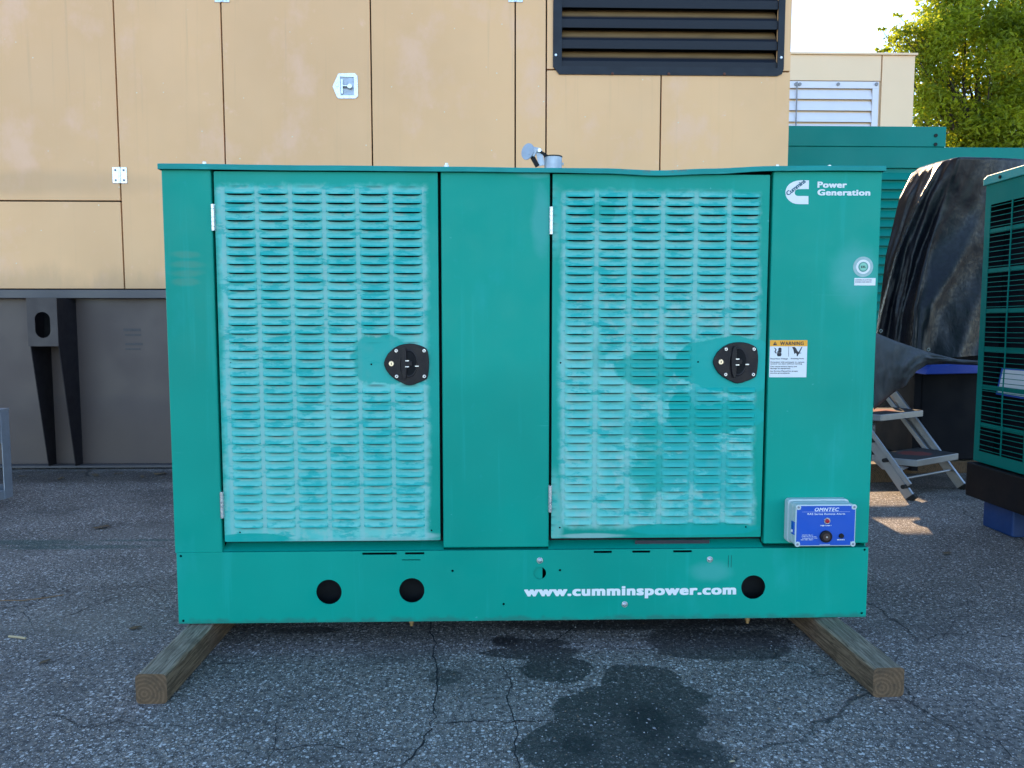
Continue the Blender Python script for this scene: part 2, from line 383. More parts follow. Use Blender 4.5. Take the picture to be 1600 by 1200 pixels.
ground = g.build('asphalt_ground', ground_material(), origin=(0,0,0)); tag(ground, 'worn grey asphalt yard with oil stains and cracks', kind='structure')
# wide open cracks: thin sunken-looking dark fissures with ragged edges, filled with dirt
M['crack'] = simple('crack_dirt', (.010, .011, .013), .95, var=.4, scale=40)
def crack(pts, w=.004):
    P = [onZ(*p) for p in pts]; L = []
    for a, b in zip(P, P[1:]):
        n = max(2, int((b - a).length / .012))
        for k in range(n): L.append(a.lerp(b, k/n))
    L.append(P[-1]); vs = []; n = len(L)
    off = random.random()*50
    for k, p in enumerate(L):
        d = (L[min(k+1, n-1)] - L[max(k-1, 0)]).normalized(); s = Vector((-d.y, d.x, 0))
        ww = w * 1.7 * (.35 + .9*abs(noise.noise(Vector((k*.21+off, 0, 0))))) * (1 if 2 < k < n-3 else .4)
        j = s * (noise.noise(Vector((k*.37+off, 3, 0)))*.012 + noise.noise(Vector((k*.09+off, 7, 0)))*.03)
        vs += [p + j + s*ww/2, p + j - s*ww/2]
    for v in vs: v.z = .0012
    MB().add(vs, [(2*k, 2*k+1, 2*k+3, 2*k+2) for k in range(n-1)]).build('crack', M['crack'], ground)
for pts, w in (([(668,970),(682,1030),(684,1080),(672,1140),(640,1185),(600,1215)], .005), ([(790,1035),(788,1060),(800,1100),(802,1130),(806,1180),(815,1215)], .004),
               ([(678,1136),(740,1124),(800,1128),(880,1126)], .0035), ([(410,1172),(520,1168),(630,1174),(640,1185)], .003),
               ([(1190,900),(1330,1040),(1470,1130),(1560,1160),(1600,1195)], .002), ([(950,985),(905,975),(870,1000),(845,1012)], .004),
               ([(325,1040),(360,1036),(385,1036)], .004), ([(440,1120),(425,1160),(415,1200)], .0025), ([(1440,1010),(1470,1000),(1500,960),(1560,880)], .002),
               ([(60,900),(150,880),(230,870)], .002), ([(930,1010),(1000,1018),(1060,1035)], .003)): crack(pts, w)

# ------------------------------------------------------------------ front generator enclosure
gen = thing('generator_enclosure', ((gx(248)+gx(1384))/2, GD+.45, 0), 'teal metal generator enclosure with two louvred doors standing on two timbers', 'generator')
GX0, GX1 = onY(262, 560, GD).x, onY(1368, 560, GD).x
GXr = GX1
ZB = gz(970); ZP = gz(858); ZT = gz(263)
GB = GD + .92
MB().box(GX0+.01, GX1-.01, GD+.075, GB-.01, ZB+.02, ZT-.01).build('inner_core', M['black'], gen)
MB().box(GX0+.001, GX0+.004, GD+.02, GB, ZB+.13, ZT).build('side_panel', M['teal'], gen)
MB().box(GX1-.004, GX1-.001, GD+.02, GB, ZB+.13, ZT).build('side_panel', M['teal'], gen)
MB().box(GX0+.004, GX1-.004, GB, GB+.003, ZB+.13, ZT).build('back_panel', M['teal'], gen)
# doorway jambs behind the gaps
def pan(name, xa, xb, z0, z1):
    MB().box(xa, xb, GD, GD+.03, z0, z1).build(name, M['teal'], gen, bevel=.005, seg=3)
xl, d1a, d1b, c0, c1, d2a, d2b, r0, xr = [gx(q) for q in (261, 341, 686, 690.5, 858.5, 864, 1194.5, 1203.5, 1367)]
d1a = (onY(334, 268, GD).x + onY(351, 845, GD).x)/2; d1b = (onY(684, 268, GD).x + onY(687.5, 845, GD).x)/2
d2a = (onY(864, 270, GD).x + onY(861, 840, GD).x)/2; d2b = (onY(1203, 272, GD).x + onY(1189, 840, GD).x)/2
lp = (onY(329, 268, GD).x + onY(347, 850, GD).x)/2
rp = (onY(1208.5, 268, GD).x + onY(1193.5, 845, GD).x)/2
pan('corner_panel', GX0, lp, gz(861), gz(264)); pan('centre_panel', c0, c1, gz(855.5), gz(264)); pan('corner_panel', rp, GX1, gz(853), gz(264))
# sill below the doors
for a, b in ((lp, c0), (c1, rp)):
    MB().prism_x([(GD+.004, gz(860, 700)+.001), (GD+.10, gz(860, 700)+.001), (GD+.10, gz(849)), (GD+.05, gz(851))], a-.001, b+.001).build('door_sill', M['teal'], gen)
    MB().box(a-.001, b+.001, GD+.05, GD+.06, gz(863), gz(262)).build('door_frame_liner', M['black'], gen)
# doors
doors = []
ZD0, ZD1 = gz(845.5, 520), gz(268.5)
RZ = [gz(304, 510) + (gz(823.5, 510)-gz(304, 510))*k/39.0 for k in range(40)]
RZ2 = [gz(309, 1030) + (gz(818.5, 1030)-gz(309, 1030))*k/39.0 for k in range(40)]
hood_me = None
def hood_mesh(w):
    # pressed hood: back row on the sheet, swelling to an open lip that faces down
    rows = [(.0125, 0.0), (.0092, -.0038), (.0032, -.0078), (-.0035, -.0098)]
    vs, fs = [], []
    cols = [(-w/2-.004, 0), (-w/2+.001, .75), (-w/2+.006, 1), (w/2-.006, 1), (w/2-.001, .75), (w/2+.004, 0)]
    for z, y in rows:
        for x, k in cols: vs.append((x, y*k, z if k > 0 else z*.9))
    nc = len(cols)
    for r in range(len(rows)-1):
        for c in range(nc-1): fs.append((r*nc+c, (r+1)*nc+c, (r+1)*nc+c+1, r*nc+c+1))
    return vs, fs
WL = gx(400) - gx(358)
hv, hf = hood_mesh(WL)
hood_me = bpy.data.meshes.new('louvre'); hood_me.from_pydata(hv, [], hf); hood_me.materials.append(M['teal_hood'])
for p in hood_me.polygons: p.use_smooth = True
count = 0
for di, (xa, xb, rz, cx0, cx1) in enumerate(((d1a, d1b, RZ, gx(381.5), gx(639)), (d2a, d2b, RZ2, gx(905), gx(1160)))):
    zt, zb = (gz(268.5, 510), gz(845.5, 510)) if di == 0 else (gz(272.5, 1030), gz(840, 1030))
    cols = [cx0 + (cx1-cx0)*k/5 for k in range(6)]
    slots = []; cells = []
    for r, z in enumerate(rz):
        for ci, x in enumerate(cols):
            if ci >= 4 and (17 <= r <= 22): continue
            cells.append((x, z, r, ci))
            slots.append([(x-WL/2+.001, z+.0005), (x-WL/2+.008, z-.0022), (x-WL*.2, z-.0028), (x, z-.0030), (x+WL*.2, z-.0028), (x+WL/2-.008, z-.0022), (x+WL/2-.001, z+.0005), (x+WL/2-.003, z+.0048), (x-WL/2+.003, z+.0048)])
    sm = [circ(gx(q), gz(p_), .0032, 8) for q, p_ in (((360, 567), (580, 569), (367, 829), (672, 828)) if di == 0 else ((876, 567), (1091, 566), (876, 825), (1172, 826)))]
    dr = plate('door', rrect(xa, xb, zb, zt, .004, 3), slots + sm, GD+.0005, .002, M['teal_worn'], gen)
    doors.append(dr)
    # folded door edges
    e = MB(); e.box(xa, xa+.002, GD+.0025, GD+.028, zb, zt).box(xb-.002, xb, GD+.0025, GD+.028, zb, zt).box(xa+.002, xb-.002, GD+.0025, GD+.028, zb, zb+.002).box(xa+.002, xb-.002, GD+.0025, GD+.028, zt-.002, zt)
    e.build('door_fold', M['teal'], dr)
    rest = MB()
    for x, z, r, ci in cells:
        if di == 0 or r < 12:
            put('louvre', hood_me, (x, GD, z+.0045), dr); count += 1
        else:
            rest.add([(x+a, GD+b, z+.0045+c) for a, b, c in hv], hf)
    if rest.v:
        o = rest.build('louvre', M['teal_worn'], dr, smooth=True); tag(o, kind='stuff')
    # hinges on the door's left edge
    for hy0, hy1 in (((321, 362), (766, 806)) if di == 0 else ((323, 366), (759, 800))):
        hx = (lp + xa)/2 if di == 0 else (c1 + xa)/2
        zz0, zz1 = gz(hy1), gz(hy0)
        hb = MB(); n = 6
        for k in range(n):
            a = zz0 + (zz1-zz0)*k/n; b = zz0 + (zz1-zz0)*(k+1)/n - .0014
            hb.cyl((hx, GD-.004, a), (hx, GD-.004, b), .0058, 12)
        hb.cyl((hx, GD-.004, zz0), (hx, GD-.004, zz1), .0035, 8)
        hb.box(hx-.006, hx+.006, GD-.001, GD+.02, zz0, zz1)
        hb.build('hinge', M['zinc'], dr, smooth=False)
    # paddle latch
    ox, oy = (0, 0) if di == 0 else (513, -2)
    LP = [(345,570),(362,520),(400,450),(480,375),(560,335),(625,320),(690,315),(750,319),(820,335),(880,360),(915,385),(935,430),(945,500),(948,570),(944,660),(932,750),(915,790),(860,820),(800,842),(740,865),(680,875),(640,868),(600,850),(540,820),(480,785),(420,735),(375,670),(350,610)]
    lx = lambda q, p_: (gx(560 + q/8.573 + ox, 566), gz(500 + p_/8.573 + oy, 640))
    o = MB().prism_y([lx(*q) for q in LP][::-1], GD-.008, GD-.0005).build('latch_plate', M['plastic'], dr, bevel=.0022, seg=3, smooth=False)
    cc = lx(660, 580)
    # raised ring of the dished cup, and the paddle across it
    ring = MB(); n = 32; ra = (lx(830, 580)[0]-lx(530, 580)[0])/2
    cxp = cc[0] + .004
    for k in range(n):
        a0, a1 = 2*math.pi*k/n, 2*math.pi*(k+1)/n
        def rp_(a, rr, yy): return (cxp + math.cos(a)*rr*.82, yy, cc[1] + math.sin(a)*rr*1.28)
        ring.add([rp_(a0, ra, GD-.0082), rp_(a1, ra, GD-.0082), rp_(a1, ra-.003, GD-.0102), rp_(a0, ra-.003, GD-.0102), rp_(a0, ra-.006, GD-.0082), rp_(a1, ra-.006, GD-.0082)], [(0,1,2,3),(3,2,5,4)])
    ring.build('latch_rim', M['plastic'], dr, smooth=True)
    cup = MB().prism_y([(cxp + math.cos(a)*(ra-.006)*.82, cc[1] + math.sin(a)*(ra-.006)*1.28) for a in [2*math.pi*k/24 for k in range(24)]], GD-.0090, GD-.0084)
    cup.build('latch_cup', M['darkgap'], dr)
    pad = []
    for k in range(17):
        t = k/16; a = -math.pi/2 + math.pi*t
        pad.append((cc[0] - .010 - .010*math.cos(a), cc[1] + .052*math.sin(a)))
    for k in range(17):
        t = k/16; a = math.pi/2 - math.pi*t
        pad.append((cc[0] - .006 + .004*math.cos(a), cc[1] + .052*math.sin(a)))
    MB().prism_y(pad, GD-.017, GD-.0085).build('latch_paddle', M['plastic'], dr, bevel=.002)
    MB().box(cc[0]-.004, cc[0]+.016, GD-.0155, GD-.0085, cc[1]-.008, cc[1]+.008).build('latch_pivot', M['plastic'], dr, bevel=.0015)
    pn = MB()
    for q in ((660, 543), (660, 622), (790, 615)):
        a, b = lx(*q); pn.box(a-.006, a+.006, GD-.0172, GD-.0155, b-.0016, b+.0016)
    pn.build('latch_pin', M['zinc'], dr)
    for q in ((513, 410), (885, 410), (515, 752), (885, 753)):
        a, b = lx(*q); MB().cyl((a, GD-.0078, b), (a, GD-.0105, b), .0062, 14, .005).build('latch_screw', M['zinc'], dr)
        MB().cyl((a, GD-.0104, b), (a, GD-.0109, b), .0024, 8).build('screw_socket', M['ink'], dr)
    a, b = lx(446, 582)
    MB().cyl((a, GD-.0078, b), (a, GD-.012, b), .0090, 18, .008).build('key_lock', simple('lock_brass', (.75, .62, .45), .3, .8) if di == 0 else bpy.data.materials['lock_brass'], dr)
    MB().box(a-.001, a+.0015, GD-.0128, GD-.012, b-.0035, b+.0035).build('keyhole', M['ink'], dr)
# roof lid with a dented front lip
def lid_profile(px):
    P = [(246, 255, 264), (500, 258, 266.5), (700, 260, 268), (850, 262, 269.5), (940, 262.5, 271), (1030, 266, 274.5), (1110, 263, 272), (1210, 259, 267), (1300, 258.5, 266.5), (1386, 259, 267)]
    for a, b in zip(P, P[1:]):
        if px <= b[0]:
            t = (px-a[0])/(b[0]-a[0]); t = t*t*(3-2*t); return a[1]+(b[1]-a[1])*t, a[2]+(b[2]-a[2])*t
    return P[-1][1:]
lv, lf = [], []; n = 60
yf = GD - .016
for k in range(n+1):
    px = 246 + (1385-246)*k/n; t_, b_ = lid_profile(px)
    pt, pb = onY(px, t_, yf), onY(px, b_, yf)
    x = onY(px, 262, yf).x
    dent = max(0, (t_-262))*.0020
    lv += [(x, yf+.004, pb.z), (x, yf, pb.z+.0005), (x, yf, pt.z-.003), (x, yf+.003, pt.z), (x, yf+.12, pt.z+.002-dent*0), (x, GB+.016, gz(258)+.004), (x, GB+.016, gz(258)-.018)]
for k in range(n):
    for j in range(6): a = k*7+j; lf.append((a, a+1, a+8, a+7))
lf += [tuple(range(6, -1, -1)), tuple(n*7+j for j in range(7))]
m_ = Mt('teal_lid', .40, 0, .16); nn = m_.noise(20, detail=5)
rx_ = m_.ell(gx(1010), gz(261), .16, .02, nn, 1.2, .3); cc_ = m_.mix(m_.ramp(m_.noise(5), .3, .7), (.004, .23, .21), (.006, .29, .27))
cc_ = m_.mix(m_.mth('MULTIPLY', m_.mth('MULTIPLY', rx_, m_.ramp(nn, .5, .6)), .8), cc_, (.16, .07, .045))
cc_ = m_.mix(m_.mth('MULTIPLY', m_.ramp(m_.noise(30, stretch=(.3, 1, 3)), .6, .75), .3), cc_, (.05, .42, .40))
MB().add(lv, lf).build('roof_lid', m_.out(cc_, .38, m_.bump(m_.noise(9), .15, .01)), gen, smooth=False)
for px in (316, 697, 1218, 1300):
    x = gx(px, 256); z = gz(258) - .001
    MB().cyl((x, GD+.02, z-.004), (x, GD+.02, z+.003), .0085, 14).cyl((x, GD+.02, z+.003), (x, GD+.02, z+.010), .0058, 6).build('roof_bolt', M['zinc'], gen)
# base skirt with cut holes and slots
SB = GD - .003
sx0 = (onY(274, 863, SB).x + onY(281, 975, SB).x)/2; sx1 = (onY(1357, 853, SB).x + onY(1353, 964, SB).x)/2
def sp(px, py): p = onY(px, py, SB); return p.x, p.z
topz = gz(860, 700); botz = gz(970, 700)
holes = [circ(*sp(514, 925), .0425), circ(*sp(643.5, 922.5), .0425), circ(*sp(1177, 917.5), .0415), circ(*sp(843.5, 895.5), .0215, 24)]
for q, p_ in ((282.5, 869), (286.5, 970), (707, 892), (875, 891), (787, 944), (1351, 859), (1346.5, 958)): holes.append(circ(*sp(q, p_), .0042, 12))
for a, b, c in ((566, 620, 863.5), (633, 663, 862), (928, 956, 859), (988, 1016, 859), (1052, 1081, 858.5)):
    x0, z0 = sp(a, c); x1, _ = sp(b, c); z0 = topz-.0085; holes.append(rect(x0, x1, z0-.0038, z0+.0038))
x0, z0 = sp(628, 875); x1, _ = sp(657, 875); holes.append(rect(x0, x1, z0-.0015, z0+.0015))
skirt = plate('base_skirt', rect(sx0, sx1, botz, topz), holes, SB, .003, M['teal'], gen)
MB().box(sx0+.001, sx1-.001, SB+.0032, GD+.07, topz-.003, topz).build('skirt_top_fold', M['teal'], skirt)
MB().box(sx0+.002, sx1-.002, SB+.0032, GD+.07, botz, botz+.003).build('skirt_bottom_fold', M['teal'], skirt)
MB().box(sx0, sx0+.003, SB+.0032, GB, botz, topz).build('skirt_end', M['teal'], skirt)
MB().box(sx1-.003, sx1, SB+.0032, GB, botz, topz).build('skirt_end', M['teal'], skirt)
x, z = sp(843.5, 895.5)
MB().box(x-.03, x+.009, SB+.006, SB+.008, z-.03, z+.03).build('backing_plate', M['teal'], skirt)
for q, p_ in ((843.5, 875.5), (1109, 874), (976, 944)):
    x, z = sp(q, p_)
    b_ = MB(); b_.cyl((x, SB, z), (x, SB-.002, z), .0105, 18); b_.cyl((x, SB-.002, z), (x, SB-.007, z), .0085, 18, .004)
    b_.build('skirt_bolt', M['zinc'], skirt, bevel=.0006)
for q in (1138, 1142.5):                      # pressed slot seen end on
    x, z = sp(q, 877); MB().box(x-.0005, x+.0005, SB-.0008, SB+.001, z-.021, z+.021).build('pressed_seam', M['darkgap'], skirt)
for q, a, b in ((643, 968, 980), (1168, 964, 978)):
    p = onY(q, a, GD+.07)
    MB().cyl((p.x, GD+.07, p.z+.01), (p.x, GD+.07, p.z-.012), .009, 12).cyl((p.x, GD+.07, p.z-.012), (p.x, GD+.07, p.z-.022), .006, 6).build('drain_plug', M['brass'], gen)
MB().box(GX0+.15, GX1-.15, GD+.12, GB-.1, .0895, ZB+.03).build('skid_rail', M['blackmetal'], gen)
# printed logo and writing on the right panel
YP = GD - .0006
def P2(px, py): p = onY(px, py, GD); return p.x, p.z
k = 1143/200.0
def lg(u, v): return P2(1200 + u/k, 250 + v/k)
C_out = [lg(365,182)]
for q in ((290,182),(255,186),(222,196),(193,213),(172,236),(159,262),(154,290),(158,318),(170,343),(190,365),(216,382),(246,392),(285,395),(360,395),(360,322),(290,322),(262,321),(246,315),(238,303),(238,285),(244,272),(258,263),(275,260),(363,260)): C_out.append(lg(*q))
plate('logo_mark', C_out, [], YP-.0004, .0006, M['white'], gen)
a0 = lg(182, 318); a1 = lg(345, 192)
rot = math.atan2(a1[1]-a0[1], a1[0]-a0[0])
tx, tz = lg(176, 322)
ink = simple('logo_ink', (.01, .10, .16), .5)
o = text('logo_lettering', 'Cummins', .0205, tx, YP-.0012, tz, ink, gen, bold=.0005, sx=1.0, rot=rot, spacing=.92)
def fit(o, x0, x1):                            # scale the lettering so it spans the measured width
    xs_ = [v.co.x for v in o.data.vertices]; w = max(xs_) - min(xs_); s = (x1-x0)/w; mn = min(xs_)
    for v in o.data.vertices: v.co.x = (v.co.x - mn)*s
    o.location.x += x0 - ORG[o].x; ORG[o].x = x0
xa, za = P2(1277, 293); xb, _ = P2(1323, 293)
fit(text('lettering', 'Power', .0265, xa, YP-.0003, za, M['white'], gen, bold=.0013, spacing=1.08), xa, xb)
xa, za = P2(1277, 305); xb, _ = P2(1359.5, 305)
fit(text('lettering', 'Generation', .0265, xa, YP-.0003, za, M['white'], gen, bold=.0013, spacing=1.08), xa, xb)
xa, za = sp(819, 931); xb, _ = sp(1150, 929)
o = text('web_address', 'www.cumminspower.com', .046, xa, SB-.0008, za, M['white'], gen, bold=.0024, spacing=1.12); fit(o, xa, xb)
# round seal and the strip below it
x, z = P2(1348.5, 417)
plate('round_seal', circ(x, z, .0335, 40), [], YP-.0003, .0006, simple('seal_edge', (.30, .45, .45), .5, var=.2, scale=90), gen)
plate('seal_ring', circ(x, z, .0235, 32), [], YP-.0009, .0006, M['decal'], gen)
plate('seal_band', circ(x, z, .0165, 32), [], YP-.0014, .0005, simple('seal_dark', (.10, .30, .25), .5), gen)
plate('seal_centre', circ(x, z, .0125, 28), [], YP-.0019, .0005, simple('seal_mint', (.22, .55, .42), .5), gen)
text('seal_lettering', 'ETL', .010, x, YP-.0025, z-.0036, M['ink'], gen, bold=.0003, align='CENTER')
x0, z0 = P2(1334.5, 446); x1, z1 = P2(1368, 434.5)
st = plate('approval_label', rect(x0, x1, z0, z1), [], YP-.0003, .0006, M['decal'], gen)
text('label_print', 'CONFORMS TO UL STD 2200', .0052, x0+.002, YP-.0008, z1-.008, M['inkgrey'], st, sx=.82)
text('label_print', 'STATIONARY ENGINE GENERATOR', .0048, x0+.002, YP-.0008, z1-.0145, M['inkgrey'], st, sx=.72)
# warning sticker
x0, z0 = P2(1201.5, 589.5); x1, z1 = P2(1261.5, 531.5)
zo = z1 - (z1-z0)*.165
ws = plate('warning_sticker', rect(x0, x1, z0, z1), [], YP-.0003, .0006, M['decal'], gen)
plate('warning_band', rect(x0, x1, zo, z1), [], YP-.0007, .0004, M['orange'], ws)
w = x1-x0
o = text('warning_lettering', 'WARNING', .0168, x0+w*.27, YP-.0012, zo+.004, M['ink'], ws, bold=.0003, spacing=1.08); fit(o, x0+w*.27, x0+w*.90)
tx, tz = x0+w*.135, zo+.004
plate('warning_triangle', [(tx-.007, tz), (tx+.007, tz), (tx, tz+.0125)], [], YP-.0012, .0004, M['ink'], ws)
plate('warning_mark', rect(tx-.0008, tx+.0008, tz+.0032, tz+.009), [], YP-.0016, .0003, M['orange'], ws)
def pic(name, pts, mat=None):
    return plate(name, [(x0 + w*(a-170)/480, z1 - (z1-z0)*(b-410)/465) for a, b in pts], [], YP-.0008, .0004, mat or M['ink'], ws)
pic('pictogram', [(268,570),(318,570),(322,590),(312,612),(272,612),(262,590)])
pic('pictogram', [(262,560),(278,545),(280,512),(290,502),(312,504),(320,515),(320,560),(308,568),(275,568)])
pic('pictogram', [(222,502),(240,508),(258,530),(246,548),(248,562),(262,568),(258,576),(240,572),(230,550),(242,530),(232,516)])
pic('pictogram', [(455,495),(490,495),(505,510),(525,545),(540,560),(575,495),(588,492),(555,565),(580,570),(545,580),(528,612),(518,610),(515,580),(500,570),(488,585),(480,560),(472,530)])
pic('divider', [(410,490),(414,490),(414,615),(410,615)])
lines = [('Hazardous Voltage', 180, 648, 225), ('Rotating Parts', 445, 646, 165), ('Generator with automatic or remote', 182, 690, 435), ('control can start without warning.', 182, 712, 410),
         ('Can cause severe injury and', 182, 746, 340), ('damage to equipment.', 182, 770, 262), ('See Service Manual for proper', 182, 803, 360), ('service procedures.', 182, 828, 255)]
for s_, a, b, wd in lines:
    xx, zz = x0 + w*(a-170)/480, z1 - (z1-z0)*(b-410)/465
    o = text('warning_print', s_, .0052, xx, YP-.0009, zz, M['ink'], ws, bold=.00008); fit(o, xx, xx + w*wd/480)
# small dark strip label lying on the sill of the right door
a = onY(992, 848, GD+.03); b = onY(1108, 853, GD+.03)
MB().box(a.x, b.x, GD+.0265, GD+.028, gz(858), gz(849.5)).build('sill_label', M['ink'], gen)
# exhaust outlet with open rain flap standing on the roof
EY = GD + .42
def ep(u, v): return onY(800 + u/16.0, 215 + v/16.0, EY)
pa, pb = ep(800, 500), ep(1255, 500); ec = (pa.x+pb.x)/2; er = (pb.x-pa.x)/2
zt_ = pa.z
ex = MB().cyl((ec, EY, gz(258)-.01), (ec, EY, zt_), er*.94, 28, er*.97).build('exhaust_pipe', M['galv'], gen, smooth=False)
MB().cyl((ec, EY, zt_), (ec, EY, zt_+.004), er*1.02, 28, er*1.02).build('pipe_rim', M['blackmetal'], ex)
c = ep(400, 352); ra = (ep(400,150).z - ep(400,560).z)/2
dn = Vector((-.70, -.70, .10)).normalized()
fl = MB().cyl(Vector(c), Vector(c)+dn*.004, ra*1.02, 28).build('rain_flap', M['galv'], ex, bevel=.001)
MB().bar(ep(665, 310), ep(745, 700), .024, .006, (0,-1,0)).build('flap_arm', M['galv'], ex)
MB().bar(ep(560, 300), ep(700, 330), .016, .018, (0,-1,0)).build('flap_arm', M['galv'], ex)
MB().bar(ep(490, 450), ep(640, 720), .016, .012, (0,-1,0)).build('counterweight_arm', M['blackmetal'], ex)
MB().bar(ep(700, 350), ep(880, 470), .010, .012, (0,-1,0)).build('counterweight_arm', M['blackmetal'], ex)
MB().bar(ep(455, 330), ep(600, 400), .030, .034, (0,0,1)).build('flap_bracket', M['galv'], ex, bevel=.002)
c = ep(680, 330); MB().cyl(c + Vector((0,-.012,0)), c + Vector((0,.012,0)), .007, 12).build('flap_pivot', M['zinc'], ex)
c = ep(1250, 660); MB().cyl(c + Vector((-.006,0,0)), c + Vector((.006,0,0)), .005, 6).build('clamp_bolt', M['zinc'], ex)

# ------------------------------------------------------------------ alarm box on the right panel
ab = thing('alarm_box', (1.09, GD, .36), 'grey plastic alarm box with blue face screwed low on the teal right panel', 'alarm box')
M['grey_abs'] = simple('grey_plastic', (.50, .58, .60), .45, var=.06, scale=30)
M['blue_face'] = simple('blue_face', (.0, .075, .45), .4, var=.06, scale=12)
ax0, ax1, az0, az1 = .990, 1.190, .367, .506
MB().prism_y(rrect(ax0-.003, ax1+.003, az0-.004, az1+.004, .012)[::-1], GD-.030, GD-.0008).build('box_back', M['grey_abs'], ab, bevel=.0015)
MB().prism_y(rrect(ax0, ax1, az0, az1, .014)[::-1], GD-.058, GD-.0305).build('box_body', M['grey_abs'], ab, bevel=.0015)
MB().prism_y(rrect(ax0, ax1, az0, az1, .012)[::-1], GD-.088, GD-.0595).build('box_cover', M['grey_abs'], ab, bevel=.003, seg=3)
fy = GD-.0885
s_ = .012
fo = [(ax0+.004, az0+.016), (ax0+.016, az0+.016), (ax0+.016, az0+.004), (ax1-.016, az0+.004), (ax1-.016, az0+.016), (ax1-.004, az0+.016), (ax1-.004, az1-.016), (ax1-.016, az1-.016), (ax1-.016, az1-.004), (ax0+.016, az1-.004), (ax0+.016, az1-.016), (ax0+.004, az1-.016)]
plate('face_label', fo, [], fy-.0008, .0012, M['blue_face'], ab)
for a, b in ((ax0+.008, az0+.008), (ax1-.008, az0+.008), (ax0+.008, az1-.008), (ax1-.008, az1-.008)):
    MB().cyl((a, fy+.001, b), (a, fy-.0022, b), .0088, 18).build('corner_boss', M['grey_abs'], ab, bevel=.0007)
    MB().cyl((a, fy-.002, b), (a, fy-.0034, b), .0038, 12).build('cover_screw', M['inkgrey'], ab)
def ap(u, v): return ax0 + (ax1-ax0)*(u-465)/905, az1 - (az1-az0)*(v-285)/635
def at_(s__, u0, u1, v, size, **kw):
    x_, z_ = ap(u0, v); x2, _ = ap(u1, v)
    o = text('box_lettering', s__, size, x_, fy-.0012, z_, M['white'], ab, **kw); fit(o, x_, x2)
at_('OMNTEC', 745, 1110, 383, .0165, bold=.00035, spacing=1.12, shear=.25)
at_('RAS Series Remote Alarm', 640, 1200, 438, .0088, bold=.00014, spacing=1.1)
at_('High Level 1', 838, 1000, 608, .0052, bold=.0002)
at_('SILENCE', 1095, 1210, 826, .005, bold=.0002)
at_('OMNTEC Mfg., Inc.', 565, 735, 750, .0038, bold=.0001)
at_('1993 Pond Road', 565, 780, 776, .0038, bold=.0001)
at_('Ronkonkoma, NY 11779', 575, 795, 800, .0038, bold=.0001)
at_('631-981-2001', 550, 735, 822, .0038, bold=.0001)
at_('www.omntec.com', 832, 990, 895, .0038, bold=.0001)
xa, za = ap(560, 393); xb, _ = ap(1275, 393); plate('face_rule', rect(xa, xb, za-.0002, za+.0003), [], fy-.0012, .0003, M['white'], ab)
a, b = ap(935, 530)
MB().cyl((a, fy-.0008, b), (a, fy-.003, b), .0105, 20).build('lamp_bezel', M['zinc'], ab)
MB().cyl((a, fy-.003, b), (a, fy-.009, b), .0078, 18, .005).build('red_lamp', simple('red_lens', (.45, .01, .02), .2), ab, bevel=.001)
a, b = ap(920, 765)
bz = MB(); bz.cyl((a, fy-.0008, b), (a, fy-.010, b), .0205, 28, .019); bz.build('buzzer', M['plastic'], ab, bevel=.002, seg=3)
MB().cyl((a, fy-.0102, b), (a, fy-.0108, b), .012, 24).build('buzzer_grille', simple('buzzer_brown', (.05, .025, .02), .6), ab)
MB().cyl((a, fy-.0108, b), (a, fy-.0125, b), .0030, 10).build('buzzer_hole', M['zinc'], ab)
a, b = ap(1155, 760); MB().cyl((a, fy-.0008, b), (a, fy-.006, b), .0088, 18, .0075).build('push_button', M['plastic'], ab, bevel=.001)
MB().box(ax0-.0042, ax0-.0003, GD-.084, GD-.064, .405, .447).build('side_label', M['blue_face'], ab)
MB().box(ax0-.0075, ax0-.0043, GD-.078, GD-.070, .412, .421).build('side_switch', M['white'], ab)

# ------------------------------------------------------------------ timbers
def wood_material(name, seed=0, warm=1.0):
    m = Mt(name, .85, 0, .25); off = m.vm('ADD', m.pos, (seed, seed*.7, 0)); 
    gr = m.noise(16, off, detail=6, rough=.65, stretch=(9, .55, 9), distort=.6)
    g2 = m.noise(60, off, detail=4, stretch=(6, .3, 6))
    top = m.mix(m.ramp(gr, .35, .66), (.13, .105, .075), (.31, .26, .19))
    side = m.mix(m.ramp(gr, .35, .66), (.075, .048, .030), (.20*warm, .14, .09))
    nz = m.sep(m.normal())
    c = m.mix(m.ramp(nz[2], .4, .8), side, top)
    dx, dy, dz = m.sep(m.vm('SUBTRACT', m.obj(), (0, 0, 0)))[:3]
    rr = m.mth('ADD', m.mth('MULTIPLY', m.vm('LENGTH', m.vm('MULTIPLY', m.vm('ADD', m.obj(), (.02, 0, .015)), (1, 0, 1))), 520), m.mth('MULTIPLY', m.noise(14), 9))
    ring = m.mth('SINE', rr)
    end = m.mix(m.ramp(ring, -.6, .8), (.115, .072, .042), (.155, .10, .06))
    end = m.mix(m.mth('MULTIPLY', m.ramp(m.noise(45), .5, .7), .5), end, (.05, .04, .03))
    c = m.mix(m.ramp(nz[1], -.6, -.85), c, end)
    gap = m.ramp(g2, .60, .70)
    c = m.mix(m.mth('MULTIPLY', gap, .85), c, (.015, .012, .009))
    st = m.ramp(m.noise(7, off, detail=3), .55, .7); c = m.mix(m.mth('MULTIPLY', st, .5), c, (.055, .042, .030))
    b = m.bump(m.mth('SUBTRACT', gr, m.mth('MULTIPLY', gap, .6)), .7, .004)
    return m.out(c, .86, b)
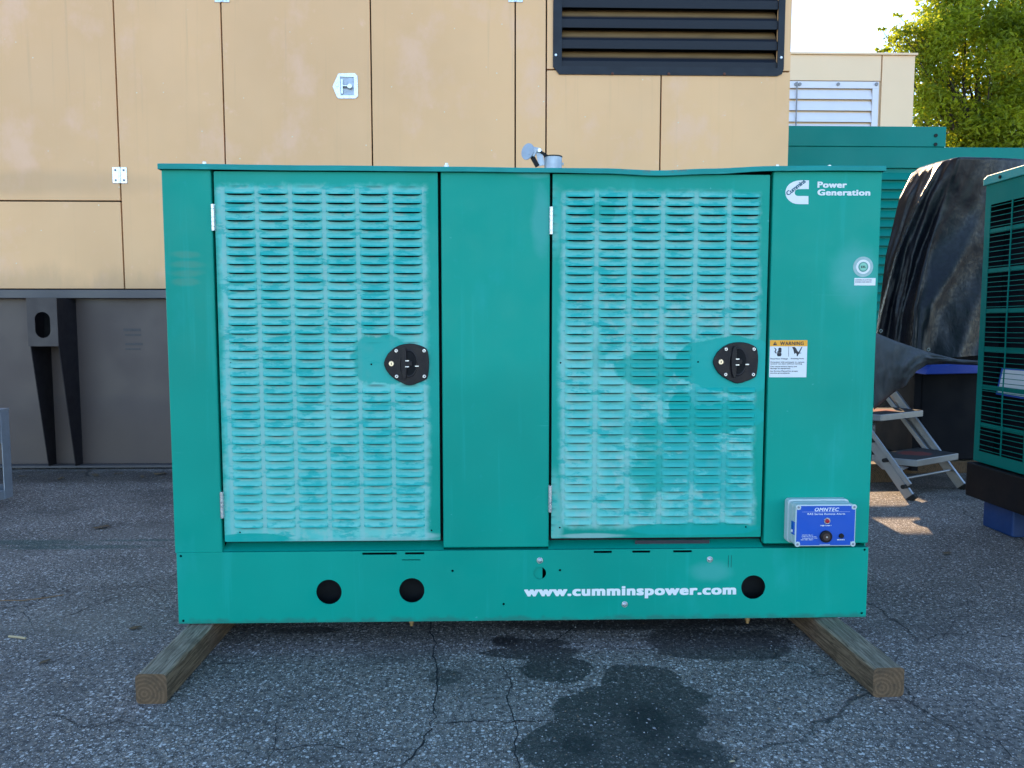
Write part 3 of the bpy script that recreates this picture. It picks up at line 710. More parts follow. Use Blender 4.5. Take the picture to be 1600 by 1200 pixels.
def timber(xa, xb, ya, yb, h, w, mat, label, seed):
    d = Vector((xb-xa, yb-ya, 0)); L = d.length; d.normalize(); s = Vector((d.y, -d.x, 0)); vs, fs = [], []
    sec = rrect(-w/2, w/2, 0, h, .013, 3); ns = len(sec); n = 34
    for k in range(n+1):
        t = k/n; p = Vector((xa, ya, 0)) + d*L*t
        shr = .0
        for q, (a, b) in enumerate(sec):
            j = .0022*noise.noise(Vector((t*9, q*1.7, seed))) + .002*noise.noise(Vector((t*40, q*2.9, seed+4)))
            if k == 0: p2 = p + d*(.003*noise.noise(Vector((q, seed, 0))))
            else: p2 = p
            vs.append(p2 + s*(a*(1+j*12)) + Vector((0, 0, max(0, b*(1+j*8)))))
    for k in range(n):
        for q in range(ns): fs.append((k*ns+q, k*ns+(q+1) % ns, (k+1)*ns+(q+1) % ns, (k+1)*ns+q))
    fs += [tuple(range(ns-1, -1, -1)), tuple(n*ns+q for q in range(ns))]
    o = MB().add(vs, fs).build('timber', mat, origin=(xa, ya, h/2)); return tag(o, label, 'timber', 'timbers under the front generator')
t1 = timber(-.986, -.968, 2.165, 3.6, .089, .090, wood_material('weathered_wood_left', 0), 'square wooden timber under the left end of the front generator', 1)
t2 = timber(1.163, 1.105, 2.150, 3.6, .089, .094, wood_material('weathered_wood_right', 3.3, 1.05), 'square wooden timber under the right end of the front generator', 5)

# ------------------------------------------------------------------ tan enclosure behind
def tan_material(name, base, wear=.6):
    m = Mt(name, .5); big = m.noise(.8, detail=4); mid = m.noise(2.4, detail=6, rough=.6, stretch=(1, 1, .8))
    c = m.mix(m.ramp(big, .3, .7), tuple(x*.92 for x in base), tuple(x*1.05 for x in base))
    c = m.mix(m.mth('MULTIPLY', m.ramp(mid, .50, .72), wear*1.0), c, (base[0]*1.06, base[1]*1.13, base[2]*1.62))
    c = m.mix(m.mth('MULTIPLY', m.ramp(m.noise(5, detail=6, rough=.7), .60, .74), wear*.8), c, (base[0]*1.12, base[1]*1.18, base[2]*1.7))
    str_ = m.noise(5, detail=5, stretch=(5, 1, .12))
    c = m.mix(m.mth('MULTIPLY', m.ramp(str_, .55, .8), wear*.12), c, (.22, .17, .11))
    dots = m.vor(26); r = m.sep(m.vor(26, out='Color'))[0]
    c = m.mix(m.mth('MULTIPLY', m.mth('GREATER_THAN', r, .965), m.ramp(dots, .16, .08)), c, (.75, .68, .5))
    wz = m.noise(3, detail=5)
    dirt = m.mx(m.ell(-4.05, 2.72, .35, .6, wz, 1.2, .6), m.mth('MULTIPLY', m.ell(-3.4, 2.12, .9, .08, wz, 1.5, .6), .7))
    c = m.mix(m.mth('MULTIPLY', dirt, .28), c, (.20, .15, .10))
    zq = m.sep(m.pos)[2]
    foot = m.ramp(m.mth('ADD', zq, m.mth('MULTIPLY', m.mth('SUBTRACT', m.noise(3.5, detail=6, rough=.65, stretch=(1, 1, .35)), .5), .35)), 1.55, 1.36)
    c = m.mix(m.mth('MULTIPLY', foot, .35), c, (.25, .17, .10))
    rn = m.mth('MULTIPLY', m.ramp(m.noise(7, detail=4, stretch=(3.5, 1, .10)), .60, .74), m.ramp(m.mth('ADD', zq, m.noise(2)), 3.0, 3.5))
    c = m.mix(m.mth('MULTIPLY', rn, .16), c, (.33, .22, .13))
    return m.out(c, m.ramp(mid, .3, .7, .42, .58), m.bump(m.noise(1.1, detail=2), .15, .03))
TAN = (.80, .455, .215)
M['tan'] = tan_material('tan_paint', TAN)
M['brown'] = simple('dark_brown_paint', (.080, .058, .052), .55, var=.12, scale=2, bump=.08, bscale=30)
M['slate'] = simple('slate_paint', (.072, .068, .074), .5, var=.1, scale=2)
TY = 5.80; BY = 5.85
tan = thing('tan_enclosure', (-1.2, TY+1.4, 0), 'tall tan sheet metal enclosure on a dark brown base behind the teal generator', 'enclosure')
def tx_(px, py=255): return onY(px, py, TY).x
def tz_(py, px=400): return onY(px, py, TY).z
zb = tz_(452, 100); ztop = 4.15
s1, s2, s3, s4, s5, s6, s7 = tx_(187, 262), tx_(352), tx_(582), tx_(805, 260), tx_(853, 262), tx_(1031, 262), tx_(1232)
xL = -5.6; g_ = .011
def tpan(x0_, x1_, z0_, z1_, name='panel', y=TY): 
    return MB().box(x0_+g_/2, x1_-g_/2, y, y+.03, z0_+g_/2, z1_-g_/2).build(name, M['tan'], tan, bevel=.0015, seg=2)
zh = tz_(314, 100); zv = tz_(110, 1000)
tpan(xL, -4.45, zb, ztop); tpan(-4.45, s1, zh, ztop, 'access_door'); tpan(-4.45, s1, zb, zh)
tpan(s1, s2, zb, ztop, 'panel', TY); da = tpan(s2, s3, zb, ztop, 'access_door'); tpan(s3, s4, zb, ztop, 'access_door'); tpan(s4, s5, zb, ztop)
tpan(s5, s6, zb, zv); tpan(s6, s7, zb, zv)
# vent opening panel pieces around the louvre
v0, v1 = onY(864, 60, TY).x, onY(1225, 60, TY).x
vz = tz_(118, 1040)
tpan(s5, v0+.06, zv, ztop); tpan(v1-.05, s7, zv, ztop)
MB().box(xL+.01, s7-.012, TY+.14, 8.3, zb+.002, ztop-.01).build('inner_core', M['darkgap'], tan)
MB().box(s7-.010, s7-.001, TY+.031, 8.3, zb, ztop-.002).build('side_panel', M['tan'], tan)
MB().box(xL, s7, TY-.02, 8.33, ztop, ztop+.05).build('roof', M['tan'], tan, bevel=.004)
# big louvre
vent = plate('vent_frame', [(v0, 3.9), (v0, vz+.055), (v0+.030, vz+.02), (v0+.045, vz), (v1-.045, vz), (v1-.012, vz+.015), (v1, vz+.055), (v1, 3.9)],
             [rect(onY(877.5, 100, TY).x, onY(1214, 100, TY).x, tz_(105.5, 1040), 3.85)], TY-.012, .010, simple('vent_dark_blue', (.013, .017, .026), .45, var=.25, scale=6, bump=.06, spec=.25), tan)
vi0, vi1 = onY(877.5, 100, TY).x, onY(1214, 100, TY).x
m_ = Mt('vent_slat', .5); nz = m_.sep(m_.normal())[2]; nn = m_.noise(14, detail=5, stretch=(.25, 1, 1)); 
dz_ = m_.ramp(m_.sep(m_.obj())[2], -.002, .03)
dust = m_.mth('MULTIPLY', m_.mth('MULTIPLY', m_.ramp(nz, .3, .5), dz_), m_.ramp(nn, .2, .6, .6, 1.0))
cc_ = m_.mix(dust, (.012, .015, .023), (.24, .15, .07))
m_.b.inputs['Specular IOR Level'].default_value = .25
slat_m = m_.out(cc_, .5)
for kz, py in enumerate((101, 70, 37.5, 6, -26, -58, -90)):
    zc = tz_(py, 1040); lip = .030 if kz else .022
    sl = MB(); sl.box(vi0, vi1, TY+.002, TY+.006, zc-lip, zc+lip)
    sl.add([(vi0, TY+.0061, zc+lip-.002), (vi1, TY+.0061, zc+lip-.002), (vi1, TY+.085, zc+lip+.098), (vi0, TY+.085, zc+lip+.098),
            (vi0, TY+.0061, zc+lip-.006), (vi1, TY+.0061, zc+lip-.006), (vi1, TY+.085, zc+lip+.094), (vi0, TY+.085, zc+lip+.094)], [(0,1,2,3),(7,6,5,4),(0,4,5,1),(3,2,6,7)])
    sl.build('vent_slat', slat_m, vent)
MB().box(vi0-.02, vi1+.02, TY+.125, TY+.135, vz, 3.9).build('vent_backing', M['darkgap'], vent)
for q, p_, mt in ((868.5, 86, 'zinc'), (1220.5, 90, 'zinc'), (957, 115, 'rust'), (1045, 115.5, 'rust'), (1132, 115.5, 'rust')):
    p = onY(q, p_, TY-.012); MB().cyl((p.x, TY-.012, p.z), (p.x, TY-.018, p.z), .011, 12, .008).build('vent_bolt', M[mt], vent)
# recessed paddle handle
def tl(u, v): p = onY(u/2.5806, v/2.5806, TY); return p.x, p.z
ha = thing  # (kept local: the handle belongs to the access door)
hpts = [(1365,298),(1430,296),(1442,308),(1444,388),(1434,398),(1366,398),(1360,392),(1342,350)]
hp = plate('handle_plate', [tl(*q) for q in hpts][::-1], [[tl(1372,310),tl(1428,312),tl(1428,386),tl(1374,386)]], TY-.008, .006, M['zinc'], da)
cx_, cz_ = tl(1400, 349)
MB().box(cx_-.052, cx_+.050, TY+.001-.0025, TY-.0005, cz_-.068, cz_+.066).build('handle_recess', M['galv'], da)
MB().box(cx_-.043, cx_-.030, TY-.012, TY-.004, cz_-.055, cz_+.050).build('handle_lever', M['zinc'], da, bevel=.002)
MB().cyl((cx_-.03, TY-.012, cz_), (cx_+.030, TY-.012, cz_), .012, 12).build('handle_knuckle', M['zinc'], da)
c = tl(1412, 350); MB().cyl((c[0], TY-.024, c[1]), (c[0], TY-.002, c[1]), .019, 16).build('handle_knob', M['zinc'], da, bevel=.003)
c = tl(1360, 345); MB().cyl((c[0], TY-.0115, c[1]), (c[0], TY-.008, c[1]), .013, 16).build('handle_lock', M['zinc'], da, bevel=.001)
def thinge(px, py, h=.115):
    p = onY(px, py, TY)
    hb = MB(); hb.box(p.x-.052, p.x-.008, TY-.006, TY-.0005, p.z-h/2, p.z+h/2).box(p.x+.008, p.x+.052, TY-.006, TY-.0005, p.z-h/2, p.z+h/2)
    hb.cyl((p.x, TY-.006, p.z-h/2), (p.x, TY-.006, p.z+h/2), .009, 12)
    o = hb.build('hinge', M['zinc'], tan, bevel=.001)
    for sx in (-.03, .03):
        for sz in (-.036, .036): MB().cyl((p.x+sx, TY-.0062, p.z+sz), (p.x+sx, TY-.009, p.z+sz), .008, 10).build('hinge_screw', M['inkgrey'], o)
thinge(187.5, 274); thinge(347, -9); thinge(805.5, -9)
# base tank
rt, rb = tz_(453, 150), onY(150, 466, TY-.03).z
MB().box(xL, s7-.02, TY-.03, TY+.25, rb, zb-.004).build('base_top_rail', M['slate'], tan, bevel=.004)
MB().box(xL, s7-.03, BY, 8.2, .03, rb-.001).build('base_tank', M['brown'], tan)
MB().box(xL, s7-.03, TY-.03, BY-.001, .012, .028).build('base_foot_flange', M['slate'], tan)
M['web'] = simple('web_paint_shaded', (.020, .016, .018), .6, var=.3, scale=7, bump=.1, spec=.2)  # base's brown paint, with the webs' shade put into the colour
def bracket(dx):
    # gusset channel: two tapering webs and a lifting eye plate at the top
    x0_, x1_ = -3.312+dx, -3.108+dx; yt, yb_ = 5.60, 5.75
    zt2, zm = rb, onY(93, 541, yt).z
    br = plate('lifting_eye_plate', [(x0_-.008, zm), (x1_, zm), (x1_, zt2-.004), (x0_-.008, zt2-.004)], [[(x_, z_) for x_, z_ in rrect(x0_+.045, x0_+.045+.108, zm+.060, zm+.060+.185, .052, 6)]], yt-.008, .008, simple('eye_plate_paint', (.050, .038, .036), .6, var=.15, scale=6, bump=.1), tan)
    for xx in (x0_, x1_):
        MB().prism_x([(yt, zt2-.004), (BY-.001, zt2-.004), (BY-.001, .030), (yb_, .030), (yt, zm)], xx-.006 if xx == x1_ else xx, xx if xx == x1_ else xx+.006).build('gusset_web', M['web'], br)
    MB().box(x0_+.0065, x1_-.0065, yt+.17, yt+.175, zm, zt2-.005).build('eye_backing', M['darkgap'], br)
bracket(0)
# stencil-like code plate faintly visible on the tank
x, z = onY(206, 528, BY).x, onY(206, 528, BY).z
M['faint'] = simple('faint_stencil', (.052, .047, .050), .6, var=.3, scale=60)
for a, b, w_, h_ in ((-.06, .05, .13, .02), (-.05, .015, .12, .014), (-.05, -.055, .13, .018), (-.05, -.09, .11, .012)):
    MB().box(x+a, x+a+w_, BY-.002, BY-.0005, z+b, z+b+h_).build('stencil_patch', M['faint'], tan)

# ------------------------------------------------------------------ far teal enclosure
tf = thing('louvred_enclosure', (4.6, 8.5, 0), 'wide teal enclosure with horizontal louvres behind the black tarp', 'enclosure')
FY = 8.0
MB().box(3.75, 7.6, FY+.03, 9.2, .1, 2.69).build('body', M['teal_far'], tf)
MB().box(1.9, 8.4, FY, 9.2, 2.692, 2.905).build('roof_band', M['teal_far'], tf, bevel=.004)  # band and cap extended unseen to the left to shade the foreground
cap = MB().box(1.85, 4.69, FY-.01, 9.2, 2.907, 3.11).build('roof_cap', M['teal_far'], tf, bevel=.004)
for zz in (3.02, 2.93): MB().cyl((4.58, FY-.012, zz), (4.58, FY-.02, zz), .018, 12).build('cap_bolt', M['blackmetal'], cap)
MB().box(3.76, 3.95, FY+.005, FY+.029, .1, 2.69).build('corner_post', M['teal_far'], tf)
sl = None; pz = 2.66
for k in range(26):
    zc = pz - k*.0965
    if zc < .2: break
    if sl is None:
        mbx = MB(); mbx.add([(3.952, FY-.012, zc-.085), (6.2, FY-.012, zc-.085), (6.2, FY+.028, zc-.012), (3.952, FY+.028, zc-.012)], [(0,1,2,3)])
        mbx.add([(3.952, FY-.012, zc-.090), (6.2, FY-.012, zc-.090), (6.2, FY-.012, zc-.0855), (3.952, FY-.012, zc-.0855)], [(0,1,2,3)])
        sl = mbx.build('louvre_slat', M['teal_far'], tf); sl0 = ORG[sl].copy(); z00 = zc
    else: clone(sl, tf, sl0 + Vector((0, 0, zc - z00)))
for k in range(26):
    zc = pz - k*.0965
    if zc < .2: break
# unseen blocks added at its left end to shape the low sun's patches
MB().box(1.9, 3.749, FY+.2, FY+.5, 2.15, 2.69).build('upper_sun_block', M['teal_far'], tf)
MB().box(1.9, 3.749, FY+.2, FY+.3, 1.78, 1.87).build('sun_block_bar', M['teal_far'], tf)
MB().box(2.78, 3.749, FY+.1, 9.1, .1, 1.70).build('lower_sun_block', M['teal_far'], tf)

# ------------------------------------------------------------------ far beige enclosure
BY2 = 14.0
be = thing('beige_enclosure', (6.5, 15.5, 0), 'tall pale beige enclosure with white slatted vent, farthest back under the sky', 'enclosure')
M['beige'] = simple('beige_paint', (.80, .57, .37), .5, var=.05, scale=1.5)
def bx_(px, py): p = onY(px, py, BY2); return p.x, p.z
X1b = bx_(1428, 140)[0]; ztp = bx_(1330, 86)[1]; Xs = bx_(1376.5, 140)[0]; zvt = bx_(1300, 127)[1]
MB().box(Xs+.012, X1b, BY2, BY2+.05, .2, ztp).build('panel', M['beige'], be, bevel=.006)
MB().box(5.2, Xs-.012, BY2, BY2+.05, zvt+.012, ztp).build('panel', M['beige'], be, bevel=.006)
MB().box(5.2, Xs-.012, BY2, BY2+.05, .2, 3.6).build('panel', M['beige'], be, bevel=.006)
MB().box(5.15, X1b-.01, BY2+.055, 17.5, .2, ztp-.02).build('core', M['beige'], be)
MB().box(5.1, X1b+.03, BY2-.04, 17.6, ztp+.001, ztp+.035).build('roof_sheet', M['beige'], be)
M['vent_white'] = simple('white_vent', (.66, .64, .70), .45, var=.06, scale=4)
vx1 = bx_(1372, 160)[0]; 
fr = MB(); fr.box(5.25, vx1, BY2-.01, BY2+.02, zvt-.12, zvt-.005).box(vx1-.11, vx1, BY2-.01, BY2+.02, 3.62, zvt-.122)
vf = fr.build('vent_frame', M['vent_white'], be)
for k in range(9):
    zc = zvt - .125 - k*.2
    MB().add([(5.25, BY2-.005, zc-.185), (vx1-.112, BY2-.005, zc-.185), (vx1-.112, BY2+.04, zc-.012), (5.25, BY2+.04, zc-.012)], [(0,1,2,3)]).build('vent_slat', M['vent_white'], vf)
xr_ = bx_(1244, 160)[0]; MB().cyl((xr_, BY2-.02, 3.6), (xr_, BY2-.02, zvt-.02), .012, 8).build('vent_rod', M['inkgrey'], vf)
for q in (1243, 1249, 1309, 1371.0):
    p = bx_(q, 132); MB().cyl((min(p[0], vx1-.05), BY2-.011, p[1]), (min(p[0], vx1-.05), BY2-.03, p[1]), .03, 10).build('vent_bolt', M['inkgrey'], vf)

# ------------------------------------------------------------------ tarps
def tarp_material(name, base, rough, blue=0.0):
    m = Mt(name, rough, 0, .35); w = m.noise(6, detail=7, rough=.62, distort=1.2, stretch=(1, 1, .6)); f = m.noise(45, detail=5, rough=.6)
    c = m.mix(w, tuple(x*.7 for x in base), tuple(x*1.3 for x in base))
    dusty = m.ramp(m.noise(4, detail=6, rough=.7), .5, .7); c = m.mix(m.mth('MULTIPLY', dusty, .15), c, tuple(x*1.6+.002 for x in base))
    def crease(sc, st, ds):
        q = m.noise(sc, detail=3, rough=.5, distort=ds, stretch=st); return m.mth('ABSOLUTE', m.mth('SUBTRACT', q, .5))
    b = m.bump(w, .10, .02); b = m.bump(crease(3, (1.6, 1, .4), .6), .18, .05, b); b = m.bump(crease(11, (1.2, 1, .7), .8), .22, .02, b); b = m.bump(f, .3, .002, b)
    return m.out(c, m.ramp(f, .3, .7, rough-.1, rough+.12), b)
M['tarp'] = tarp_material('black_tarp', (.0028, .0038, .0078), .42)
M['tarp_grey'] = tarp_material('grey_tarp', (.085, .088, .096), .6)
def lerp_poly(P, t):
    for a, b in zip(P, P[1:]):
        if t <= b[0]: u = (t-a[0])/(b[0]-a[0]); return a[1]+(b[1]-a[1])*u
    return P[-1][1]
TL = [(0, 1437, 262), (.06, 1424, 272), (.18, 1405, 310), (.5, 1384, 400), (1, 1366, 545)]
TR = [(0, 1497, 246), (.2, 1480, 300), (.5, 1455, 390), (.8, 1442, 480), (1, 1445, 560)]
def pl(P, t):
    for a, b in zip(P, P[1:]):
        if t <= b[0]: u = (t-a[0])/(b[0]-a[0]); return Vector((a[1]+(b[1]-a[1])*u, a[2]+(b[2]-a[2])*u))
    return Vector(P[-1][1:])
def fold(u, v, s):                             # long ridged folds running down and to the left
    a = noise.noise(Vector((u*2.6 + v*1.6 + s, v*.6, s))); b = noise.noise(Vector((u*5.5 + v*3.0 + s, v*1.3, s+4))); c = noise.fractal(Vector((u*8+s, v*6, s)), 1, 2, 4)
    return (.5 - abs(a)*1.7) + (.25 - abs(b)*.8)*.55 + .09*c
nv = 70; cols = []
# left face (ridge back to the far left corner) and right face
NU1, NU2, NB = 34, 40, 12
rows = []
for j in range(nv+1):
    v = j/nv; row = []
    l = pl(TL, v); r = pl(TR, v)
    yl, yr = 5.62, 5.20 + .12*math.sin(v*3)
    PL, PR = onY(l.x, l.y, yl), onY(r.x, r.y, yr)
    rb3 = onY(1640, 241 + (548-241)*v, 5.55); rb3 = Vector((3.98 + .1*v, 5.55, rb3.z*(.96) + .04))
    for k in range(NB):                        # hidden back/left side wrapping round behind
        t = k/NB; q = Vector((PL.x + .30*(1-t), PL.y + .55*(1-t), PL.z)); row.append(q)
    for k in range(NU1):
        u = k/NU1; q = PL.lerp(PR, u); d = Vector((-.55, -.83, 0))
        q = q + d*(.15*fold(u, v, 1.3)*min(1, v*4+.03)*min(1, u*4)*min(1, (1-u)*5+.3) + .03*math.sin(math.pi*u)); row.append(q)
    for k in range(NU2+1):
        u = k/NU2; q = PR.lerp(rb3, u); d = Vector((.15, -.98, 0))
        q = q + d*(.10*fold(u*1.2, v, 9.1)*min(1, v*6+.1) + .04*math.sin(math.pi*u)); row.append(q)
    for k in range(1, NB+1):
        t = k/NB; row.append(Vector((rb3.x, rb3.y + .65*t, rb3.z)))
    rows.append(row)
nr = len(rows[0])
# rows across the top: pull the top rim inward to close the cover
topc = Vector((3.5, 5.8, 0)); tops = []
for s__ in (.97, .9, .75, .5, .2):
    tr = []
    for q in rows[0]:
        p = Vector((topc.x + (q.x-topc.x)*s__, topc.y + (q.y-topc.y)*s__, q.z + .02*(1-s__) + .012*noise.noise(q*6))); tr.append(p)
    tops.insert(0, tr)
allr = tops + rows
vs = [p for row in allr for p in row]; fs = []
for j in range(len(allr)-1):
    for k in range(nr-1): a = j*nr+k; fs.append((a, a+1, a+nr+1, a+nr))
    a = j*nr; fs.append((a+nr-1, a, a+nr, a+2*nr-1))
fs.append(tuple(range(nr)))
tarp = MB().add(vs, fs).build('black_tarp', M['tarp'], smooth=True, origin=(3.5, 6.2, .7)); tag(tarp, 'black plastic tarp draped over bulky equipment behind the stepladder', 'tarp')
for q, p_ in ((1376.5, 517), (1451, 546)):
    p = onY(q, p_, 5.1); gr_ = MB()
    n = 14
    for k in range(n):
        a0, a1 = 2*math.pi*k/n, 2*math.pi*(k+1)/n
        gr_.add([(p.x+math.cos(a)*r_, 5.1, p.z+math.sin(a)*r_) for a, r_ in ((a0,.012),(a1,.012),(a1,.006),(a0,.006))], [(0,1,2,3)])
    gr_.build('grommet', M['zinc'], tarp)
# grey tarp hanging below its hem
GT = [(0, 1366, 519), (.25, 1400, 533), (.55, 1450, 550), (.8, 1495, 561), (1, 1560, 566)]
GBm = [(0, 1366, 640), (.2, 1396, 614), (.35, 1415, 602), (.45, 1432, 580), (.5, 1448, 570), (.7, 1480, 569), (1, 1560, 572)]
vs, fs = [], []; NU, NV = 60, 16
for i in range(NU+1):
    u = i/NU; a, b = pl(GT, u), pl(GBm, u)
    for j in range(NV+1):
        v = j/NV; q = a.lerp(b, v)
        y = 5.06 + .04*v + .05*noise.fractal(Vector((u*4, v*2.2+u*2, 5)), .9, 2, 4)*(.3+v) - .05*math.sin(v*3.1)
        vs.append(onY(q.x, q.y, y))
for i in range(NU):
    for j in range(NV): a = i*(NV+1)+j; fs.append((a, a+1, a+NV+2, a+NV+1))
gt = MB().add(vs, fs).build('grey_tarp', M['tarp_grey'], smooth=True); tag(gt, 'crumpled grey tarp sagging below the hem of the black tarp', 'tarp')
s_m = gt.modifiers.new('thick', 'SOLIDIFY'); s_m.thickness = .004
# machine under the tarp: dark body, blue tray edge
mu = thing('covered_machine', (3.6, 6.1, 0), 'dark machine under the black tarp with a bright blue tray edge', 'machine')
M['navy'] = simple('dark_navy_steel', (.0035, .0045, .009), .6, var=.3, scale=3, spec=.15)
M['blue'] = simple('blue_paint', (.006, .055, .42), .4, var=.15, scale=8)
MB().box(3.10, 3.95, 5.45, 6.1, .10, 1.0).build('body', M['navy'], mu, bevel=.01)
MB().box(3.02, 3.07, 5.40, 5.45, .03, .95).build('corner_post', M['navy'], mu)
p = onY(1446, 585, 5.2); q = onY(1525, 568, 5.2)
MB().prism_y([(p.x, p.z), (q.x+.3, p.z+.012), (q.x+.3, q.z+.004), (p.x+.035, q.z-.006)], 5.2, 6.0).build('blue_tray', M['blue'], mu, bevel=.004)
MB().box(3.0, 4.0, 5.5, 6.1, .02, .10).build('skid', M['blackmetal'], mu)
# ------------------------------------------------------------------ right generator with wire guard
GXR = 2.64
rg = thing('guarded_generator', (3.3, 3.3, 0), 'teal generator with a wire guard on its side at the right edge', 'generator')
yF = 4.105; yN = 2.3; zb_, zt_2 = .345, onX(1541, 289, GXR).z
def rx(px, py): p = onX(px, py, GXR); return p.y, p.z
gy1 = rx(1548, 330)[0]; gy1b = rx(1529, 700)[0]; gyo = (gy1+gy1b)/2
gzt = rx(1548, 320)[1]; gzb = rx(1528, 704)[1]
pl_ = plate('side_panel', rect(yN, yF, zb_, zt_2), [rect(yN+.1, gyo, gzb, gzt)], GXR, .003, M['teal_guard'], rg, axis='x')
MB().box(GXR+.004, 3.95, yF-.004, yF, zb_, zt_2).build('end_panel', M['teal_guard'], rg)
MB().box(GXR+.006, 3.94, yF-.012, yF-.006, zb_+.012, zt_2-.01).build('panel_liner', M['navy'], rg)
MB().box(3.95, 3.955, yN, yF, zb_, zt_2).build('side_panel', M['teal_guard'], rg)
MB().box(GXR+.10, 3.9, yN, yF-.02, zb_, zt_2-.05).build('engine_block', M['navy'], rg)
MB().box(GXR+.01, 3.95, yN, yF-.005, zb_, zb_+.01).build('floor_panel', M['blackmetal'], rg)
lidp = MB().prism_x([(yF+.012, zt_2-.004), (yN, zt_2-.004), (yN, zt_2+.045), (yF-.02, zt_2+.045), (yF+.012, zt_2+.030)], GXR-.012, 3.97).build('lid', simple('teal_lid_light', (.02, .27, .26), .4), rg, bevel=.004)
p = rx(1559, 278); MB().cyl((GXR-.012, p[0]-.04, zt_2+.018), (GXR-.018, p[0]-.04, zt_2+.018), .009, 10).build('lid_bolt', M['blackmetal'], lidp)
for py in (363, 424, 486, 545, 605, 665):
    z = rx(1540, py)[1]; MB().box(GXR+.004, GXR+.007, yN+.1, gyo+.004, z-.012, z+.012).build('guard_bar', M['teal_guard'], rg)
nw = 50; wm = None
for k in range(nw):
    z = gzb + (gzt-gzb)*(k+.5)/nw
    if wm is None:
        mb = MB(); n = 10; vs = []
        for i in range(n+1):
            y = yN+.1 + (gyo-yN-.1)*i/n
            for a in range(4): an = math.pi/2*a+.78; vs.append((GXR-.002+.0022*math.cos(an), y, z + .0022*math.sin(an) + .003*noise.noise(Vector((i*.8, 2, 2)))))
        fs = [(i*4+a, i*4+(a+1) % 4, (i+1)*4+(a+1) % 4, (i+1)*4+a) for i in range(n) for a in range(4)]
        wm = mb.add(vs, fs).build('guard_wire', M['teal_guard'], rg); w0 = ORG[wm].copy(); zz0 = z
    else: clone(wm, rg, w0 + Vector((0, 0, z-zz0 + random.uniform(-.002, .002))))
for k, y in enumerate((3.88, 3.70, 3.5, 3.3, 3.1)):
    mb = MB(); pr_ = None
    for i in range(24):
        z0_ = gzb + (gzt-gzb)*i/24; z1_ = gzb + (gzt-gzb)*(i+1)/24
        f_ = lambda z: y + .006*noise.noise(Vector((z*5, k, 0))) - (.02*max(0, .75-z) if k == 0 else 0)
        mb.bar((GXR-.006, f_(z0_), z0_), (GXR-.006, f_(z1_), z1_), .005, .005, (1,0,0))
    mb.build('guard_upright', M['teal_guard'], rg)
# papers stuck inside the guard
a = rx(1547, 578); b = rx(1600, 618)
M['paperb'] = simple('paper_blue', (.02, .09, .45), .5)
sh = MB().add([(GXR+.06, a[0], 1.0), (GXR+.06, 3.2, 1.0), (GXR+.06, 3.2, .78), (GXR+.06, a[0]+.02, .78)], [(0,1,2,3)])
pz1, pz0 = rx(1550, 577)[1], rx(1546, 614)[1]
MB().add([(GXR+.05, a[0]-.03, pz1), (GXR+.05, 3.3, pz1+.01), (GXR+.05, 3.3, pz0-.01), (GXR+.05, a[0]+.005, pz0)], [(0,1,2,3)]).build('data_sheet', M['decal'], rg)
MB().add([(GXR+.052, a[0]-.015, pz1+.006), (GXR+.052, 3.3, pz1+.016), (GXR+.052, 3.3, pz0-.02), (GXR+.052, a[0]+.022, pz0-.01)], [(0,1,2,3)]).build('data_sheet_edge', M['paperb'], rg)
# skid and feet
MB().prism_x([(yN, .15), (yF+.01, .15), (yF+.01, .335), (yN, .335)], GXR-.03, 4.0).build('skid', M['blackmetal'], rg, bevel=.006)
for a_ in range(3):
    o = MB()
y_ = 4.03
blk = MB().prism_x([(y_-.24, .0), (y_, .0), (y_, .148), (y_-.24, .148)], GXR+.02, 2.95).build('support_block', simple('blue_block', (.006, .04, .16), .55, var=.25, scale=9, bump=.15), bevel=.008)
tag(blk, 'dark blue block under the skid of the wire guarded generator', 'block')
# ------------------------------------------------------------------ stepladder
f1 = onZ(1422, 781); f2 = onZ(1503, 764); e = (f2-f1); e.z = 0; LW = e.length; e.normalize(); cdir = Vector((-e.y, e.x, 0))
ld = thing('stepladder', (f1.x, f1.y, 0), 'folding aluminium stepladder with three dark treads beside the teal generator', 'ladder')
def LPt(a, b, z): return f1 + e*a + cdir*b + Vector((0, 0, z))
for nm, a in (('rail', .0), ('rail', LW)):
    r_ = MB(); r_.bar(LPt(a, 0, .015), LPt(a, .74, .87), .024, .062, (0,0,1)); ro = r_.build(nm, M['alu'], ld, bevel=.004)
    MB().bar(LPt(a, .0, .022), LPt(a, -.020, .0), .034, .07, (0,0,1)).build('rubber_foot', M['rubber'], ro, bevel=.004)
for a in (.034, LW-.034):                     # rear folding legs
    MB().bar(LPt(a, .20, .20), LPt(a, .62, .62+.05), .018, .03, (0,0,1)).build('folding_link', M['alu'], ld, bevel=.003)
for a, b0, b1 in ((-.02, .10, .40),):
    lr = MB().bar(LPt(-.036, -.015, .10), LPt(-.036, .34, .49), .014, .03, (0,0,1)).build('folding_link', M['alu'], ld, bevel=.003)
    for b in (.03, .16, .26): MB().cyl(LPt(-.055, b-.01, .03+b*1.12+.02), LPt(.02, b-.01, .03+b*1.12+.02), .013, 12).build('link_knob', M['rubber'], ld)
m_ = Mt('tread_mat', .7); nn = m_.noise(22, detail=5); 
ox_ = m_.obj(); lenr = m_.vm('LENGTH', m_.vm('MULTIPLY', ox_, (6.5, 8.5, 0)))
redm = m_.mth('MULTIPLY', m_.ramp(m_.mth('ADD', lenr, m_.mth('MULTIPLY', nn, .9)), 1.25, 1.0), .8)
mat_m = m_.out(m_.mix(redm, (.022, .023, .026), (.22, .025, .018)), .7, m_.bump(m_.noise(150), .3, .002))
